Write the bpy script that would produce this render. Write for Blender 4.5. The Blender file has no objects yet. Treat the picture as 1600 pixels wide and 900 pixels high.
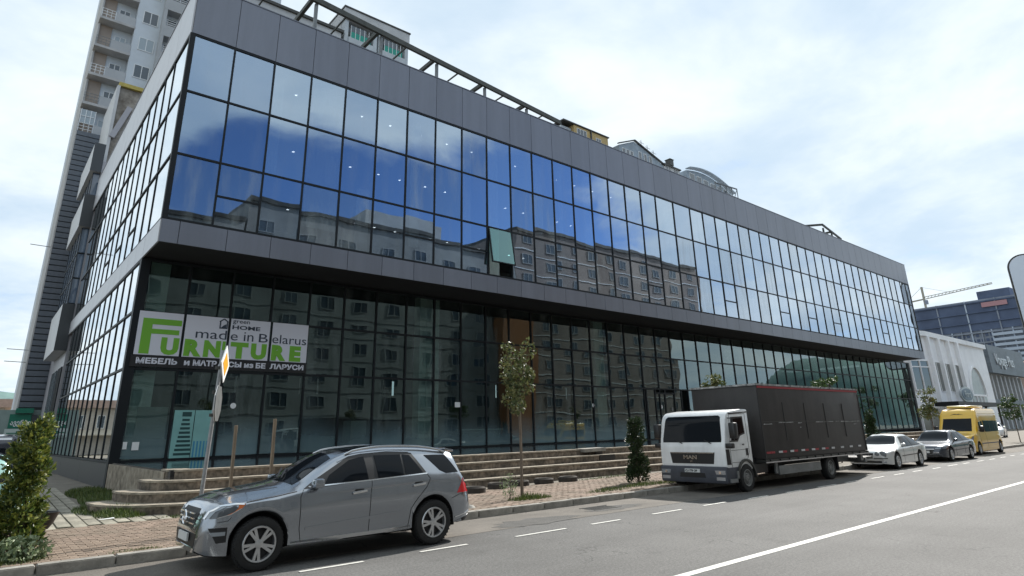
import bpy, bmesh, math, random
from mathutils import Vector, Matrix, Euler
from mathutils.bvhtree import BVHTree
from mathutils.geometry import delaunay_2d_cdt
random.seed(7)
PI = math.pi
C = bpy.context.scene.collection
sc = bpy.context.scene
# ------------------------------------------------------------------ camera
cam = bpy.data.cameras.new('camera'); camo = bpy.data.objects.new('camera', cam); C.objects.link(camo)
Fv = Vector((0.61868857, 0.72486782, 0.30297045)); Rv = Vector((0.76505417, -0.64357169, -0.02252979)); Uv = Vector((-0.17865209, -0.24572773, 0.9527336))
CAMH = 1.8425
m3 = Matrix((Rv, Uv, -Fv)).transposed()
camo.matrix_world = Matrix.Translation((0, 0, CAMH)) @ m3.to_4x4()
cam.sensor_width = 36; cam.lens = 962.95 / 1600 * 36
cam.shift_y = -(450 - 367.59) / 1600
cam.clip_start = 0.05; cam.clip_end = 6000
sc.camera = camo
# ------------------------------------------------------------------ light
SUN_E = math.radians(39.0); SUN_AZ = math.atan2(1.2, 0.29)      # azimuth from +Y towards +X
sd = Vector((math.cos(SUN_E) * math.sin(SUN_AZ), math.cos(SUN_E) * math.cos(SUN_AZ), math.sin(SUN_E)))
sun = bpy.data.lights.new('sun', 'SUN'); sun.energy = 4.8; sun.angle = math.radians(0.6); sun.color = (1, .955, .89)
suno = bpy.data.objects.new('sun', sun); C.objects.link(suno)
suno.rotation_euler = (-sd).to_track_quat('-Z', 'Y').to_euler()
sc.view_settings.view_transform = 'Standard'; sc.view_settings.look = 'None'
sc.view_settings.exposure = 0.53; sc.view_settings.gamma = 1.0
try: sc.view_settings.use_curve_mapping = False
except Exception: pass
w = bpy.data.worlds.new('World'); sc.world = w; w.use_nodes = True
nt = w.node_tree; N = nt.nodes; L = nt.links
bg = N['Background']; bg.inputs['Strength'].default_value = 0.14
sky = N.new('ShaderNodeTexSky'); sky.sky_type = 'NISHITA'; sky.sun_disc = False
sky.sun_elevation = SUN_E; sky.sun_rotation = SUN_AZ; sky.air_density = 1.0; sky.dust_density = 1.0; sky.ozone_density = 5.0; sky.altitude = 2500
def vmath(nt, op, a=None, b=None):
    n = nt.nodes.new('ShaderNodeVectorMath'); n.operation = op
    for i, x in enumerate((a, b)):
        if x is None: continue
        if hasattr(x, 'is_linked'): nt.links.new(x, n.inputs[i])
        else: n.inputs[i].default_value = x
    return n
def fmath(nt, op, a=None, b=None, c=None, clamp=False):
    n = nt.nodes.new('ShaderNodeMath'); n.operation = op; n.use_clamp = clamp
    for i, x in enumerate((a, b, c)):
        if x is None: continue
        if hasattr(x, 'is_linked'): nt.links.new(x, n.inputs[i])
        else: n.inputs[i].default_value = x
    return n.outputs[0]
def smooth(nt, x, lo, hi):
    n = nt.nodes.new('ShaderNodeMapRange'); n.interpolation_type = 'SMOOTHSTEP'
    nt.links.new(x, n.inputs[0]); n.inputs[1].default_value = lo; n.inputs[2].default_value = hi
    return n.outputs[0]
tc = N.new('ShaderNodeTexCoord'); sep = N.new('ShaderNodeSeparateXYZ'); L.new(tc.outputs['Generated'], sep.inputs[0])
zz = fmath(nt, 'ADD', fmath(nt, 'MAXIMUM', sep.outputs[2], 0.0), 0.16)
comb = N.new('ShaderNodeCombineXYZ')
L.new(fmath(nt, 'DIVIDE', sep.outputs[0], zz), comb.inputs[0]); L.new(fmath(nt, 'DIVIDE', sep.outputs[1], zz), comb.inputs[1])
no = N.new('ShaderNodeTexNoise'); no.inputs['Scale'].default_value = 1.9; no.inputs['Detail'].default_value = 8; no.inputs['Roughness'].default_value = .58; no.inputs['Distortion'].default_value = .35
L.new(comb.outputs[0], no.inputs['Vector'])
# a gap in the thin cloud, across the street (seen mirrored in the glass)
dt = vmath(nt, 'DOT_PRODUCT', tc.outputs['Generated'], Vector((.47, -.82, .30)).normalized()).outputs['Value']
gap = smooth(nt, dt, .90, .975)
high = fmath(nt, 'MULTIPLY', smooth(nt, sep.outputs[2], .375, .50), .60)      # thicker cloud overhead
cov = fmath(nt, 'SUBTRACT', fmath(nt, 'ADD', fmath(nt, 'MULTIPLY_ADD', no.outputs[0], 1.25, .15), high), fmath(nt, 'MULTIPLY', gap, .66))
mask = smooth(nt, cov, .30, .66)
no2 = N.new('ShaderNodeTexNoise'); no2.inputs['Scale'].default_value = 1.0; no2.inputs['Detail'].default_value = 6; no2.inputs['Roughness'].default_value = .55; L.new(comb.outputs[0], no2.inputs['Vector'])
dens = smooth(nt, fmath(nt, 'MULTIPLY_ADD', no.outputs[0], .45, fmath(nt, 'MULTIPLY', no2.outputs[0], .6)), .40, .66)
ccol = N.new('ShaderNodeMix'); ccol.data_type = 'RGBA'
L.new(dens, ccol.inputs[0]); ccol.inputs[6].default_value = (3.3, 4.05, 4.75, 1); ccol.inputs[7].default_value = (5.1, 5.5, 5.65, 1)
mixc = N.new('ShaderNodeMix'); mixc.data_type = 'RGBA'
L.new(fmath(nt, 'MULTIPLY', mask, .97), mixc.inputs[0]); L.new(sky.outputs[0], mixc.inputs[6]); L.new(ccol.outputs[2], mixc.inputs[7])
L.new(mixc.outputs[2], bg.inputs['Color'])
sc.cycles.max_bounces = 10; sc.cycles.transparent_max_bounces = 16
try: sc.cycles.use_denoising = True; sc.cycles.denoiser = 'OPENIMAGEDENOISE'
except Exception: pass
sc.cycles.sample_clamp_indirect = 8
# ------------------------------------------------------------------ materials
def M(name, col, rough=.6, metal=0, var=0, vscale=2.0, col2=None, bump=0, bscale=20, spec=.5, coat=0, stretch=None, detail=6):
    m = bpy.data.materials.new(name); m.use_nodes = True; t = m.node_tree; b = t.nodes['Principled BSDF']
    b.inputs['Roughness'].default_value = rough; b.inputs['Metallic'].default_value = metal
    b.inputs['Specular IOR Level'].default_value = spec; b.inputs['Coat Weight'].default_value = coat
    b.inputs['Base Color'].default_value = (*col, 1)
    tcn = None
    if var or bump:
        tcn = t.nodes.new('ShaderNodeTexCoord'); src = tcn.outputs['Object']
        if stretch:
            mp = t.nodes.new('ShaderNodeMapping'); mp.inputs['Scale'].default_value = stretch; t.links.new(src, mp.inputs[0]); src = mp.outputs[0]
    if var:
        n = t.nodes.new('ShaderNodeTexNoise'); n.inputs['Scale'].default_value = vscale; n.inputs['Detail'].default_value = detail; n.inputs['Roughness'].default_value = .65
        t.links.new(src, n.inputs['Vector'])
        r = t.nodes.new('ShaderNodeValToRGB'); c2 = col2 or tuple(c * (1 - var) for c in col)
        r.color_ramp.elements[0].position = .32; r.color_ramp.elements[1].position = .68
        r.color_ramp.elements[0].color = (*c2, 1); r.color_ramp.elements[1].color = (*(min(1, c * (1 + var * .35)) for c in col), 1)
        t.links.new(n.outputs[0], r.inputs[0]); t.links.new(r.outputs[0], b.inputs['Base Color'])
    if bump:
        n = t.nodes.new('ShaderNodeTexNoise'); n.inputs['Scale'].default_value = bscale; n.inputs['Detail'].default_value = 5
        t.links.new(src, n.inputs['Vector'])
        bp = t.nodes.new('ShaderNodeBump'); bp.inputs['Strength'].default_value = bump; bp.inputs['Distance'].default_value = .02
        t.links.new(n.outputs[0], bp.inputs['Height']); t.links.new(bp.outputs[0], b.inputs['Normal'])
    return m
def EM(name, col, s):
    m = M(name, col); b = m.node_tree.nodes['Principled BSDF']; b.inputs['Emission Color'].default_value = (*col, 1); b.inputs['Emission Strength'].default_value = s
    return m
def glassmat(name, base, gain, power, tint, gcol, wav=.0, dirt=0.0, painted_haze=0.0):
    m = bpy.data.materials.new(name); m.use_nodes = True; t = m.node_tree; t.nodes.remove(t.nodes['Principled BSDF'])
    out = t.nodes['Material Output']
    lw = t.nodes.new('ShaderNodeLayerWeight'); lw.inputs[0].default_value = .5
    f = fmath(t, 'MULTIPLY_ADD', fmath(t, 'POWER', lw.outputs['Facing'], power), gain, base, clamp=True)
    gm = t.nodes.new('ShaderNodeMix'); gm.data_type = 'RGBA'; gm.inputs[6].default_value = (*gcol, 1); gm.inputs[7].default_value = (.97, .99, 1, 1); t.links.new(fmath(t, 'POWER', lw.outputs['Facing'], 1.5), gm.inputs[0])
    tr = t.nodes.new('ShaderNodeBsdfTransparent'); tr.inputs[0].default_value = (*tint, 1)
    gl = t.nodes.new('ShaderNodeBsdfGlossy'); t.links.new(gm.outputs[2], gl.inputs['Color']); gl.inputs['Roughness'].default_value = .012
    tcn = t.nodes.new('ShaderNodeTexCoord'); 
    if wav:
        g = t.nodes.new('ShaderNodeNewGeometry')
        n = t.nodes.new('ShaderNodeTexNoise'); n.inputs['Scale'].default_value = .55; n.inputs['Detail'].default_value = 1
        t.links.new(g.outputs['Position'], n.inputs['Vector'])
        bp = t.nodes.new('ShaderNodeBump'); bp.inputs['Strength'].default_value = 1; bp.inputs['Distance'].default_value = wav
        t.links.new(n.outputs[0], bp.inputs['Height']); t.links.new(bp.outputs[0], gl.inputs['Normal'])
    mx = t.nodes.new('ShaderNodeMixShader'); t.links.new(f, mx.inputs[0]); t.links.new(tr.outputs[0], mx.inputs[1]); t.links.new(gl.outputs[0], mx.inputs[2])
    last = mx.outputs[0]
    if dirt:                                                        # a dusty film, streaked downwards
        g2 = t.nodes.new('ShaderNodeNewGeometry'); mp = t.nodes.new('ShaderNodeMapping'); mp.inputs['Scale'].default_value = (2.2, 2.2, .35)
        t.links.new(g2.outputs['Position'], mp.inputs[0])
        n = t.nodes.new('ShaderNodeTexNoise'); n.inputs['Scale'].default_value = 1.0; n.inputs['Detail'].default_value = 7; t.links.new(mp.outputs[0], n.inputs['Vector'])
        df = t.nodes.new('ShaderNodeBsdfDiffuse'); df.inputs[0].default_value = (.55, .62, .62, 1)
        m2 = t.nodes.new('ShaderNodeMixShader'); t.links.new(fmath(t, 'MULTIPLY', smooth(t, n.outputs[0], .42, .75), dirt), m2.inputs[0])
        t.links.new(last, m2.inputs[1]); t.links.new(df.outputs[0], m2.inputs[2]); last = m2.outputs[0]
    if painted_haze:                                                        # bluish haze of street reflections, painted low on the ground floor panes
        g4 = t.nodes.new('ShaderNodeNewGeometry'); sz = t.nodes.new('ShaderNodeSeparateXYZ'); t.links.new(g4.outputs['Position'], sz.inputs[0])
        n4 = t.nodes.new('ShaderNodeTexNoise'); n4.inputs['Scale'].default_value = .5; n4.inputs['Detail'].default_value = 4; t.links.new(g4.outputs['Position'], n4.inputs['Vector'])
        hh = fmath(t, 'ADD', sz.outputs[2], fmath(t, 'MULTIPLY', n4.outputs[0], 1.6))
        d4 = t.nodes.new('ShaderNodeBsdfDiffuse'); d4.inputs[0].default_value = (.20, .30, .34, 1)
        m4 = t.nodes.new('ShaderNodeMixShader'); t.links.new(fmath(t, 'MULTIPLY', fmath(t, 'SUBTRACT', 1.0, smooth(t, hh, 1.9, 3.6)), painted_haze), m4.inputs[0])
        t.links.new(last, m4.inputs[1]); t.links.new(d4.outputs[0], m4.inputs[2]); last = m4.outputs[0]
    g3 = t.nodes.new('ShaderNodeNewGeometry'); tw = t.nodes.new('ShaderNodeBsdfTransparent'); m3_ = t.nodes.new('ShaderNodeMixShader')
    t.links.new(g3.outputs['Backfacing'], m3_.inputs[0]); t.links.new(last, m3_.inputs[1]); t.links.new(tw.outputs[0], m3_.inputs[2])
    t.links.new(m3_.outputs[0], out.inputs['Surface'])
    return m
def leafmat(name, cols, trans=.25):
    m = bpy.data.materials.new(name); m.use_nodes = True; t = m.node_tree; b = t.nodes['Principled BSDF']; b.inputs['Roughness'].default_value = .5
    g = t.nodes.new('ShaderNodeNewGeometry'); r = t.nodes.new('ShaderNodeValToRGB'); r.color_ramp.interpolation = 'LINEAR'
    while len(r.color_ramp.elements) < len(cols): r.color_ramp.elements.new(.5)
    for i, c in enumerate(cols): r.color_ramp.elements[i].position = i / (len(cols) - 1); r.color_ramp.elements[i].color = (*c, 1)
    t.links.new(g.outputs['Random Per Island'], r.inputs[0]); t.links.new(r.outputs[0], b.inputs['Base Color'])
    tl = t.nodes.new('ShaderNodeBsdfTranslucent'); t.links.new(r.outputs[0], tl.inputs[0])
    mx = t.nodes.new('ShaderNodeMixShader'); mx.inputs[0].default_value = trans
    t.links.new(b.outputs[0], mx.inputs[1]); t.links.new(tl.outputs[0], mx.inputs[2]); t.links.new(mx.outputs[0], t.nodes['Material Output'].inputs[0])
    return m
# ------------------------------------------------------------------ mesh building
class MB:
    def __init__(s): s.v = []; s.f = []
    def add(s, vs, fs):
        o = len(s.v); s.v += [tuple(p) for p in vs]; s.f += [tuple(i + o for i in f) for f in fs]; return s
    def box(s, x0, x1, y0, y1, z0, z1):
        return s.add([(x0,y0,z0),(x1,y0,z0),(x1,y1,z0),(x0,y1,z0),(x0,y0,z1),(x1,y0,z1),(x1,y1,z1),(x0,y1,z1)],
              [(0,3,2,1),(4,5,6,7),(0,1,5,4),(1,2,6,5),(2,3,7,6),(3,0,4,7)])
    def bar(s, p, q, w, h, up=(0, 0, 1)):
        p = Vector(p); q = Vector(q); d = (q - p).normalized(); u = Vector(up)
        if abs(d.dot(u)) > .98: u = Vector((1, 0, 0))
        a = d.cross(u).normalized() * (w / 2); b = a.cross(d).normalized() * (h / 2)
        vs = [c + e for c in (p, q) for e in (-a - b, a - b, a + b, -a + b)]
        return s.add(vs, [(3,2,1,0),(4,5,6,7),(0,1,5,4),(1,2,6,5),(2,3,7,6),(3,0,4,7)])
    def ext(s, pts, vec):
        n = len(pts); pts = [Vector(p) for p in pts]; vec = Vector(vec)
        return s.add(pts + [p + vec for p in pts], [tuple(range(n))[::-1], tuple(range(n, 2*n))] + [(i, (i+1) % n, n + (i+1) % n, n + i) for i in range(n)])
    def tube(s, pts, rads, n=8):
        pts = [Vector(p) for p in pts]; rings = []
        if not hasattr(rads, '__len__'): rads = [rads] * len(pts)
        a = None
        for i, p in enumerate(pts):
            d = (pts[min(i+1, len(pts)-1)] - pts[max(i-1, 0)]).normalized()
            if a is None: a = d.orthogonal().normalized()
            else: a = (a - d * a.dot(d)).normalized()
            b = d.cross(a); rings.append([p + (a * math.cos(t) + b * math.sin(t)) * rads[i] for t in [2*PI*k/n for k in range(n)]])
        vs = [v for r in rings for v in r]; fs = []
        for i in range(len(rings)-1):
            for k in range(n): fs.append((i*n+k, i*n+(k+1) % n, (i+1)*n+(k+1) % n, (i+1)*n+k))
        fs.append(tuple(range(n))[::-1]); fs.append(tuple(range((len(rings)-1)*n, len(rings)*n)))
        return s.add(vs, fs)
    def lathe(s, prof, c=(0,0,0), axis='y', n=32, close=False):
        c = Vector(c); vs = []; m = len(prof)
        for k in range(n):
            t = 2*PI*k/n
            for r, h in prof:
                a, b = r*math.cos(t), r*math.sin(t)
                vs.append(c + Vector({'y': (a, h, b), 'z': (a, b, h), 'x': (h, a, b)}[axis]))
        fs = []
        for k in range(n):
            k2 = (k+1) % n
            for j in range(m if close else m-1):
                j2 = (j+1) % m; fs.append((k*m+j, k*m+j2, k2*m+j2, k2*m+j))
        return s.add(vs, fs)
def fittext(name, s, x0, x1, z0, z1, y, mat, parent, depth=.012, bold=0):
    """flat lettering stretched into a measured rectangle of a wall facing -Y (world coordinates)"""
    o = text(name, s, (0, 0, 0), 1.0, mat, None, depth, bold=bold); me = o.data
    xs_ = [v.co.x for v in me.vertices]; zs_ = [v.co.z for v in me.vertices]; a, b, c, d = min(xs_), max(xs_), min(zs_), max(zs_)
    for v in me.vertices: v.co.x = (v.co.x-a)/(b-a)*(x1-x0); v.co.z = (v.co.z-c)/(d-c)*(z1-z0)
    o.parent = parent; o.location = Vector((x0, y, z0)) - wloc(parent); return o
def wloc(o): return Vector(o.location) + (wloc(o.parent) if o.parent else Vector())
def finish(name, me, mats, parent, smooth_, kind, label, category, group):
    for m in (mats if isinstance(mats, (list, tuple)) else [mats]): me.materials.append(m)
    if smooth_:
        me.polygons.foreach_set('use_smooth', [True] * len(me.polygons))
        if smooth_ != 'all':
            try: me.set_sharp_from_angle(angle=math.radians(smooth_ if smooth_ is not True else 35))
            except Exception: pass
    o = bpy.data.objects.new(name, me); C.objects.link(o)
    if parent: o.parent = parent
    setp(o, label, category, group, kind)
    return o
def setp(o, label=None, category=None, group=None, kind=None):
    if label: o['label'] = label
    if category: o['category'] = category
    if group: o['group'] = group
    if kind: o['kind'] = kind
def build(name, mb, mat, parent=None, smooth_=False, kind=None, label=None, category=None, group=None, world=False, bevel=0, recalc=True, at=None):
    """one mesh object from an MB; world=True: coordinates are world ones; at: the object's own origin"""
    off = Vector()
    if world and parent: off = wloc(parent)
    loc = Vector(at) if at is not None else Vector()
    me = bpy.data.meshes.new(name); me.from_pydata([tuple(Vector(v) - off - loc) for v in mb.v] if (world or at is not None) else mb.v, [], mb.f)
    if recalc or bevel:
        bm = bmesh.new(); bm.from_mesh(me); bmesh.ops.recalc_face_normals(bm, faces=bm.faces)
        if bevel: bmesh.ops.bevel(bm, geom=[e for e in bm.edges], offset=bevel, segments=2, affect='EDGES', profile=.5, clamp_overlap=True)
        bm.to_mesh(me); bm.free()
    o = finish(name, me, mat, parent, smooth_, kind, label, category, group)
    o.location = loc
    return o
def empty(name, loc, label, category, group=None, rz=0):
    o = bpy.data.objects.new(name, None); C.objects.link(o); o.location = loc; o.rotation_euler = (0, 0, rz); o.empty_display_size = .2
    setp(o, label, category, group); return o
def subempty(name, parent, loc=(0, 0, 0)):
    o = bpy.data.objects.new(name, None); C.objects.link(o); o.location = loc; o.parent = parent; o.empty_display_size = .1; return o
def inst(o, parent, loc, rot=None, name=None):
    c = o.copy(); C.objects.link(c); c.parent = parent; c.location = loc
    if rot is not None: c.rotation_euler = rot
    for k in ('label', 'category', 'group'):
        if k in c: del c[k]
    return c
def copy_tree(o, parent=None):
    c = o.copy(); C.objects.link(c)
    if parent: c.parent = parent
    for ch in list(o.children): copy_tree(ch, c)
    return c
def meshobj(name, me, parent, loc, rot=None):
    o = bpy.data.objects.new(name, me); C.objects.link(o); o.parent = parent; o.location = loc
    if rot is not None: o.rotation_euler = rot
    return o
_boxes = {}
def boxmesh(name, dx, dy, dz, mat):
    k = (round(dx, 3), round(dy, 3), round(dz, 3), mat.name)
    if k not in _boxes:
        b = MB().box(-dx/2, dx/2, -dy/2, dy/2, -dz/2, dz/2); me = bpy.data.meshes.new(name); me.from_pydata(b.v, [], b.f); me.materials.append(mat); _boxes[k] = me
    return _boxes[k]
def boxpart(name, parent, x0, x1, y0, y1, z0, z1, mat, rot=None):
    """a box part given in world coordinates (parent unrotated)"""
    return meshobj(name, boxmesh(name, abs(x1-x0), abs(y1-y0), abs(z1-z0), mat), parent, Vector(((x0+x1)/2, (y0+y1)/2, (z0+z1)/2)) - wloc(parent), rot)
FONT_T = Matrix(((1,0,0),(0,0,-1),(0,1,0)))      # text plane -> facing -Y, upright
def text(name, s, loc, size, mat, parent=None, depth=.01, bold=0, sx=1, align='LEFT', rot=None, space=1.0, world=True):
    cu = bpy.data.curves.new(name, 'FONT'); cu.body = s; cu.size = size; cu.extrude = depth / 2; cu.offset = bold; cu.align_x = align; cu.space_character = space; cu.resolution_u = 3
    to = bpy.data.objects.new(name + '_tmp', cu); C.objects.link(to)
    dg = bpy.context.evaluated_depsgraph_get(); me = bpy.data.meshes.new_from_object(to.evaluated_get(dg))
    bpy.data.objects.remove(to); bpy.data.curves.remove(cu)
    r = rot or FONT_T
    me.transform(r.to_4x4() @ Matrix.Diagonal((sx, 1, 1, 1)))
    me.materials.clear(); me.materials.append(mat); me.name = name
    o = bpy.data.objects.new(name, me); C.objects.link(o)
    o.location = Vector(loc) - (wloc(parent) if (parent and world) else Vector())
    if parent: o.parent = parent
    return o
# ------------------------------------------------------------------ shared materials
m_asph = M('asphalt', (.108,.106,.102), .85, var=.25, vscale=.35, bump=.35, bscale=90)
def add_speck(m, scale, amt):                                       # fine aggregate on top of the broad wear
    t = m.node_tree; b = t.nodes['Principled BSDF']; src = b.inputs['Base Color'].links[0].from_socket
    tcn = t.nodes.new('ShaderNodeTexCoord'); v = t.nodes.new('ShaderNodeTexNoise'); v.inputs['Scale'].default_value = scale; v.inputs['Detail'].default_value = 2
    t.links.new(tcn.outputs['Object'], v.inputs['Vector'])
    mr = t.nodes.new('ShaderNodeMapRange'); mr.inputs[1].default_value = .3; mr.inputs[2].default_value = .7; mr.inputs[3].default_value = 1-amt; mr.inputs[4].default_value = 1+amt
    t.links.new(v.outputs[0], mr.inputs[0])
    mx = t.nodes.new('ShaderNodeMix'); mx.data_type = 'RGBA'; mx.blend_type = 'MULTIPLY'; mx.inputs[0].default_value = 1
    t.links.new(src, mx.inputs[6]); t.links.new(mr.outputs[0], mx.inputs[7]); t.links.new(mx.outputs[2], b.inputs['Base Color'])
add_speck(m_asph, 60, .35)
m_gut = M('gutter_asphalt', (.145,.13,.112), .9, var=.35, vscale=.9, bump=.3, bscale=60); add_speck(m_gut, 45, .3)
m_mark = M('road_paint', (.62,.61,.57), .7, var=.28, vscale=9)
m_kerb = M('kerb_concrete', (.30,.285,.255), .85, var=.4, vscale=3, bump=.4, bscale=30)
m_pav = M('pavement_base', (.17,.15,.12), .9, var=.35, vscale=1.5, bump=.3, bscale=25)
m_brick = M('paver_red', (.235,.17,.13), .88, var=.5, vscale=1.1, bump=.5, bscale=50, col2=(.165,.13,.095)); add_speck(m_brick, 14, .25)
m_slab = M('paving_grey', (.27,.25,.20), .88, var=.35, vscale=1.2, bump=.4, bscale=40); add_speck(m_slab, 20, .25)
m_conc = M('step_concrete', (.215,.17,.13), .9, var=.72, vscale=2.2, col2=(.07,.06,.048), bump=.6, bscale=14, stretch=(1,1,.55)); add_speck(m_conc, 9, .45)
m_edge = M('step_edge', (.33,.285,.225), .85, var=.5, vscale=4, bump=.4, bscale=20)
m_wallc = M('rendered_plinth', (.36,.31,.24), .9, var=.62, vscale=2.6, col2=(.13,.10,.07), bump=.5, bscale=10)
m_grass = leafmat('grass_blade', [(.035,.06,.012), (.07,.11,.02), (.12,.14,.035)], .2)
m_tile = M('polished_floor', (.03,.03,.032), .08, var=.3, vscale=1.5)
m_mull = M('black_aluminium', (.010,.013,.016), .5, .0, spec=.25)
m_fasc = M('grey_composite_panel', (.185,.20,.24), .32, .25, var=.10, vscale=.35, spec=.6, stretch=(1,1,.3))
m_soff = M('dark_soffit', (.03,.03,.033), .7)
m_plin = M('black_plinth_panel', (.03,.03,.036), .35)
m_conW = M('interior_wall', (.42,.44,.43), .8, var=.15, vscale=.6)
m_ceil = M('interior_ceiling', (.55,.56,.56), .8)
m_flr = M('interior_floor', (.22,.21,.20), .5)
m_dark = M('interior_dark', (.07,.075,.08), .9)
m_glU = glassmat('mirror_glass', .40, .56, 1.5, (.34,.39,.42), (.58,.76,1.0), wav=.005, dirt=.06)
m_glL = glassmat('tinted_glass', .125, .72, 2.2, (.33,.42,.40), (.58,.78,.78), wav=.006, dirt=.04, painted_haze=.45)
m_glU2 = glassmat('mirror_glass_dusty', .36, .56, 1.5, (.36,.41,.44), (.66,.80,.97), wav=.006, dirt=.22)
m_glU3 = glassmat('mirror_glass_pale', .46, .50, 1.5, (.36,.41,.44), (.66,.82,1.0), wav=.004, dirt=.05)
m_glL2 = glassmat('tinted_glass_dusty_hazed', .115, .72, 2.2, (.29,.38,.36), (.58,.78,.78), wav=.007, dirt=.10, painted_haze=.65)
m_glS = glassmat('side_glass', .62, .38, 1.4, (.25,.30,.30), (.93,.98,1.0), wav=.003, dirt=.05)
m_curt = M('net_curtain', (.72,.73,.72), .9, var=.25, vscale=6, stretch=(6,6,.2))
m_white = M('white_paint', (.78,.79,.79), .5); m_black = M('black_paint', (.012,.012,.013), .5)
m_steel = M('grey_steel', (.20,.21,.21), .45, .3, var=.3, vscale=3)
m_steelD = M('dark_steel', (.055,.055,.05), .5, .2, var=.3, vscale=4)
m_led = EM('led', (.95,.97,1.0), 2.6)
def tone(m, amt):                                                   # each piece its own slightly different tone
    t = m.node_tree; b = t.nodes['Principled BSDF']; bc = b.inputs['Base Color']; oi = t.nodes.new('ShaderNodeObjectInfo')
    mr = t.nodes.new('ShaderNodeMapRange'); mr.inputs[3].default_value = 1-amt; mr.inputs[4].default_value = 1+amt; t.links.new(oi.outputs['Random'], mr.inputs[0])
    mx = t.nodes.new('ShaderNodeMix'); mx.data_type = 'RGBA'; mx.blend_type = 'MULTIPLY'; mx.inputs[0].default_value = 1
    if bc.is_linked: t.links.new(bc.links[0].from_socket, mx.inputs[6])
    else: mx.inputs[6].default_value = bc.default_value
    t.links.new(mr.outputs[0], mx.inputs[7]); t.links.new(mx.outputs[2], bc)
def streaks(m, amt, sc=(3,3,.12)):                                   # rain streaks running down
    t = m.node_tree; b = t.nodes['Principled BSDF']; bc = b.inputs['Base Color']; g = t.nodes.new('ShaderNodeNewGeometry'); mp = t.nodes.new('ShaderNodeMapping'); mp.inputs['Scale'].default_value = sc
    t.links.new(g.outputs['Position'], mp.inputs[0]); n = t.nodes.new('ShaderNodeTexNoise'); n.inputs['Scale'].default_value = 1; n.inputs['Detail'].default_value = 6; n.inputs['Roughness'].default_value = .7; t.links.new(mp.outputs[0], n.inputs['Vector'])
    mr = t.nodes.new('ShaderNodeMapRange'); mr.inputs[1].default_value = .35; mr.inputs[2].default_value = .65; mr.inputs[3].default_value = 1-amt; mr.inputs[4].default_value = 1+amt*.3; t.links.new(n.outputs[0], mr.inputs[0])
    mx = t.nodes.new('ShaderNodeMix'); mx.data_type = 'RGBA'; mx.blend_type = 'MULTIPLY'; mx.inputs[0].default_value = 1
    if bc.is_linked: t.links.new(bc.links[0].from_socket, mx.inputs[6])
    else: mx.inputs[6].default_value = bc.default_value
    t.links.new(mr.outputs[0], mx.inputs[7]); t.links.new(mx.outputs[2], bc)
def cracks(m, scale, amt, width=.012):                               # fine crack network and dark stains
    t = m.node_tree; b = t.nodes['Principled BSDF']; src = b.inputs['Base Color'].links[0].from_socket; tcn = t.nodes.new('ShaderNodeTexCoord')
    n0 = t.nodes.new('ShaderNodeTexNoise'); n0.inputs['Scale'].default_value = 1.3; n0.inputs['Detail'].default_value = 4; t.links.new(tcn.outputs['Object'], n0.inputs['Vector'])
    ad = vmath(t, 'ADD', tcn.outputs['Object'], None); sc_ = vmath(t, 'SCALE', n0.outputs['Color']); sc_.inputs['Scale'].default_value = 1.2; t.links.new(sc_.outputs[0], ad.inputs[1])
    v = t.nodes.new('ShaderNodeTexVoronoi'); v.feature = 'DISTANCE_TO_EDGE'; v.inputs['Scale'].default_value = scale; t.links.new(ad.outputs[0], v.inputs['Vector'])
    n1 = t.nodes.new('ShaderNodeTexNoise'); n1.inputs['Scale'].default_value = .45; t.links.new(tcn.outputs['Object'], n1.inputs['Vector'])
    c1 = fmath(t, 'MULTIPLY', fmath(t, 'SUBTRACT', 1.0, smooth(t, v.outputs['Distance'], 0, width)), smooth(t, n1.outputs[0], .48, .62))
    n2 = t.nodes.new('ShaderNodeTexNoise'); n2.inputs['Scale'].default_value = 1.1; n2.inputs['Detail'].default_value = 5; n2.inputs['Roughness'].default_value = .6; t.links.new(tcn.outputs['Object'], n2.inputs['Vector'])
    st_ = fmath(t, 'MULTIPLY', smooth(t, n2.outputs[0], .60, .74), .45)
    f = fmath(t, 'SUBTRACT', 1.0, fmath(t, 'MULTIPLY', fmath(t, 'MAXIMUM', c1, st_), amt))
    mx = t.nodes.new('ShaderNodeMix'); mx.data_type = 'RGBA'; mx.blend_type = 'MULTIPLY'; mx.inputs[0].default_value = 1
    t.links.new(src, mx.inputs[6]); t.links.new(f, mx.inputs[7]); t.links.new(mx.outputs[2], b.inputs['Base Color'])
add_speck(m_asph, 24, .28); streaks(m_asph, .16, (.035,1.1,1)); cracks(m_asph, .55, .5); cracks(m_gut, .9, .6); streaks(m_fasc, .10, (1.3,1.3,.10)); tone(m_fasc, .06); tone(m_brick, .16); tone(m_slab, .12); tone(m_kerb, .1); streaks(m_conc, .35, (2.5,2.5,.5)); tone(m_conc, .06)
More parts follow.
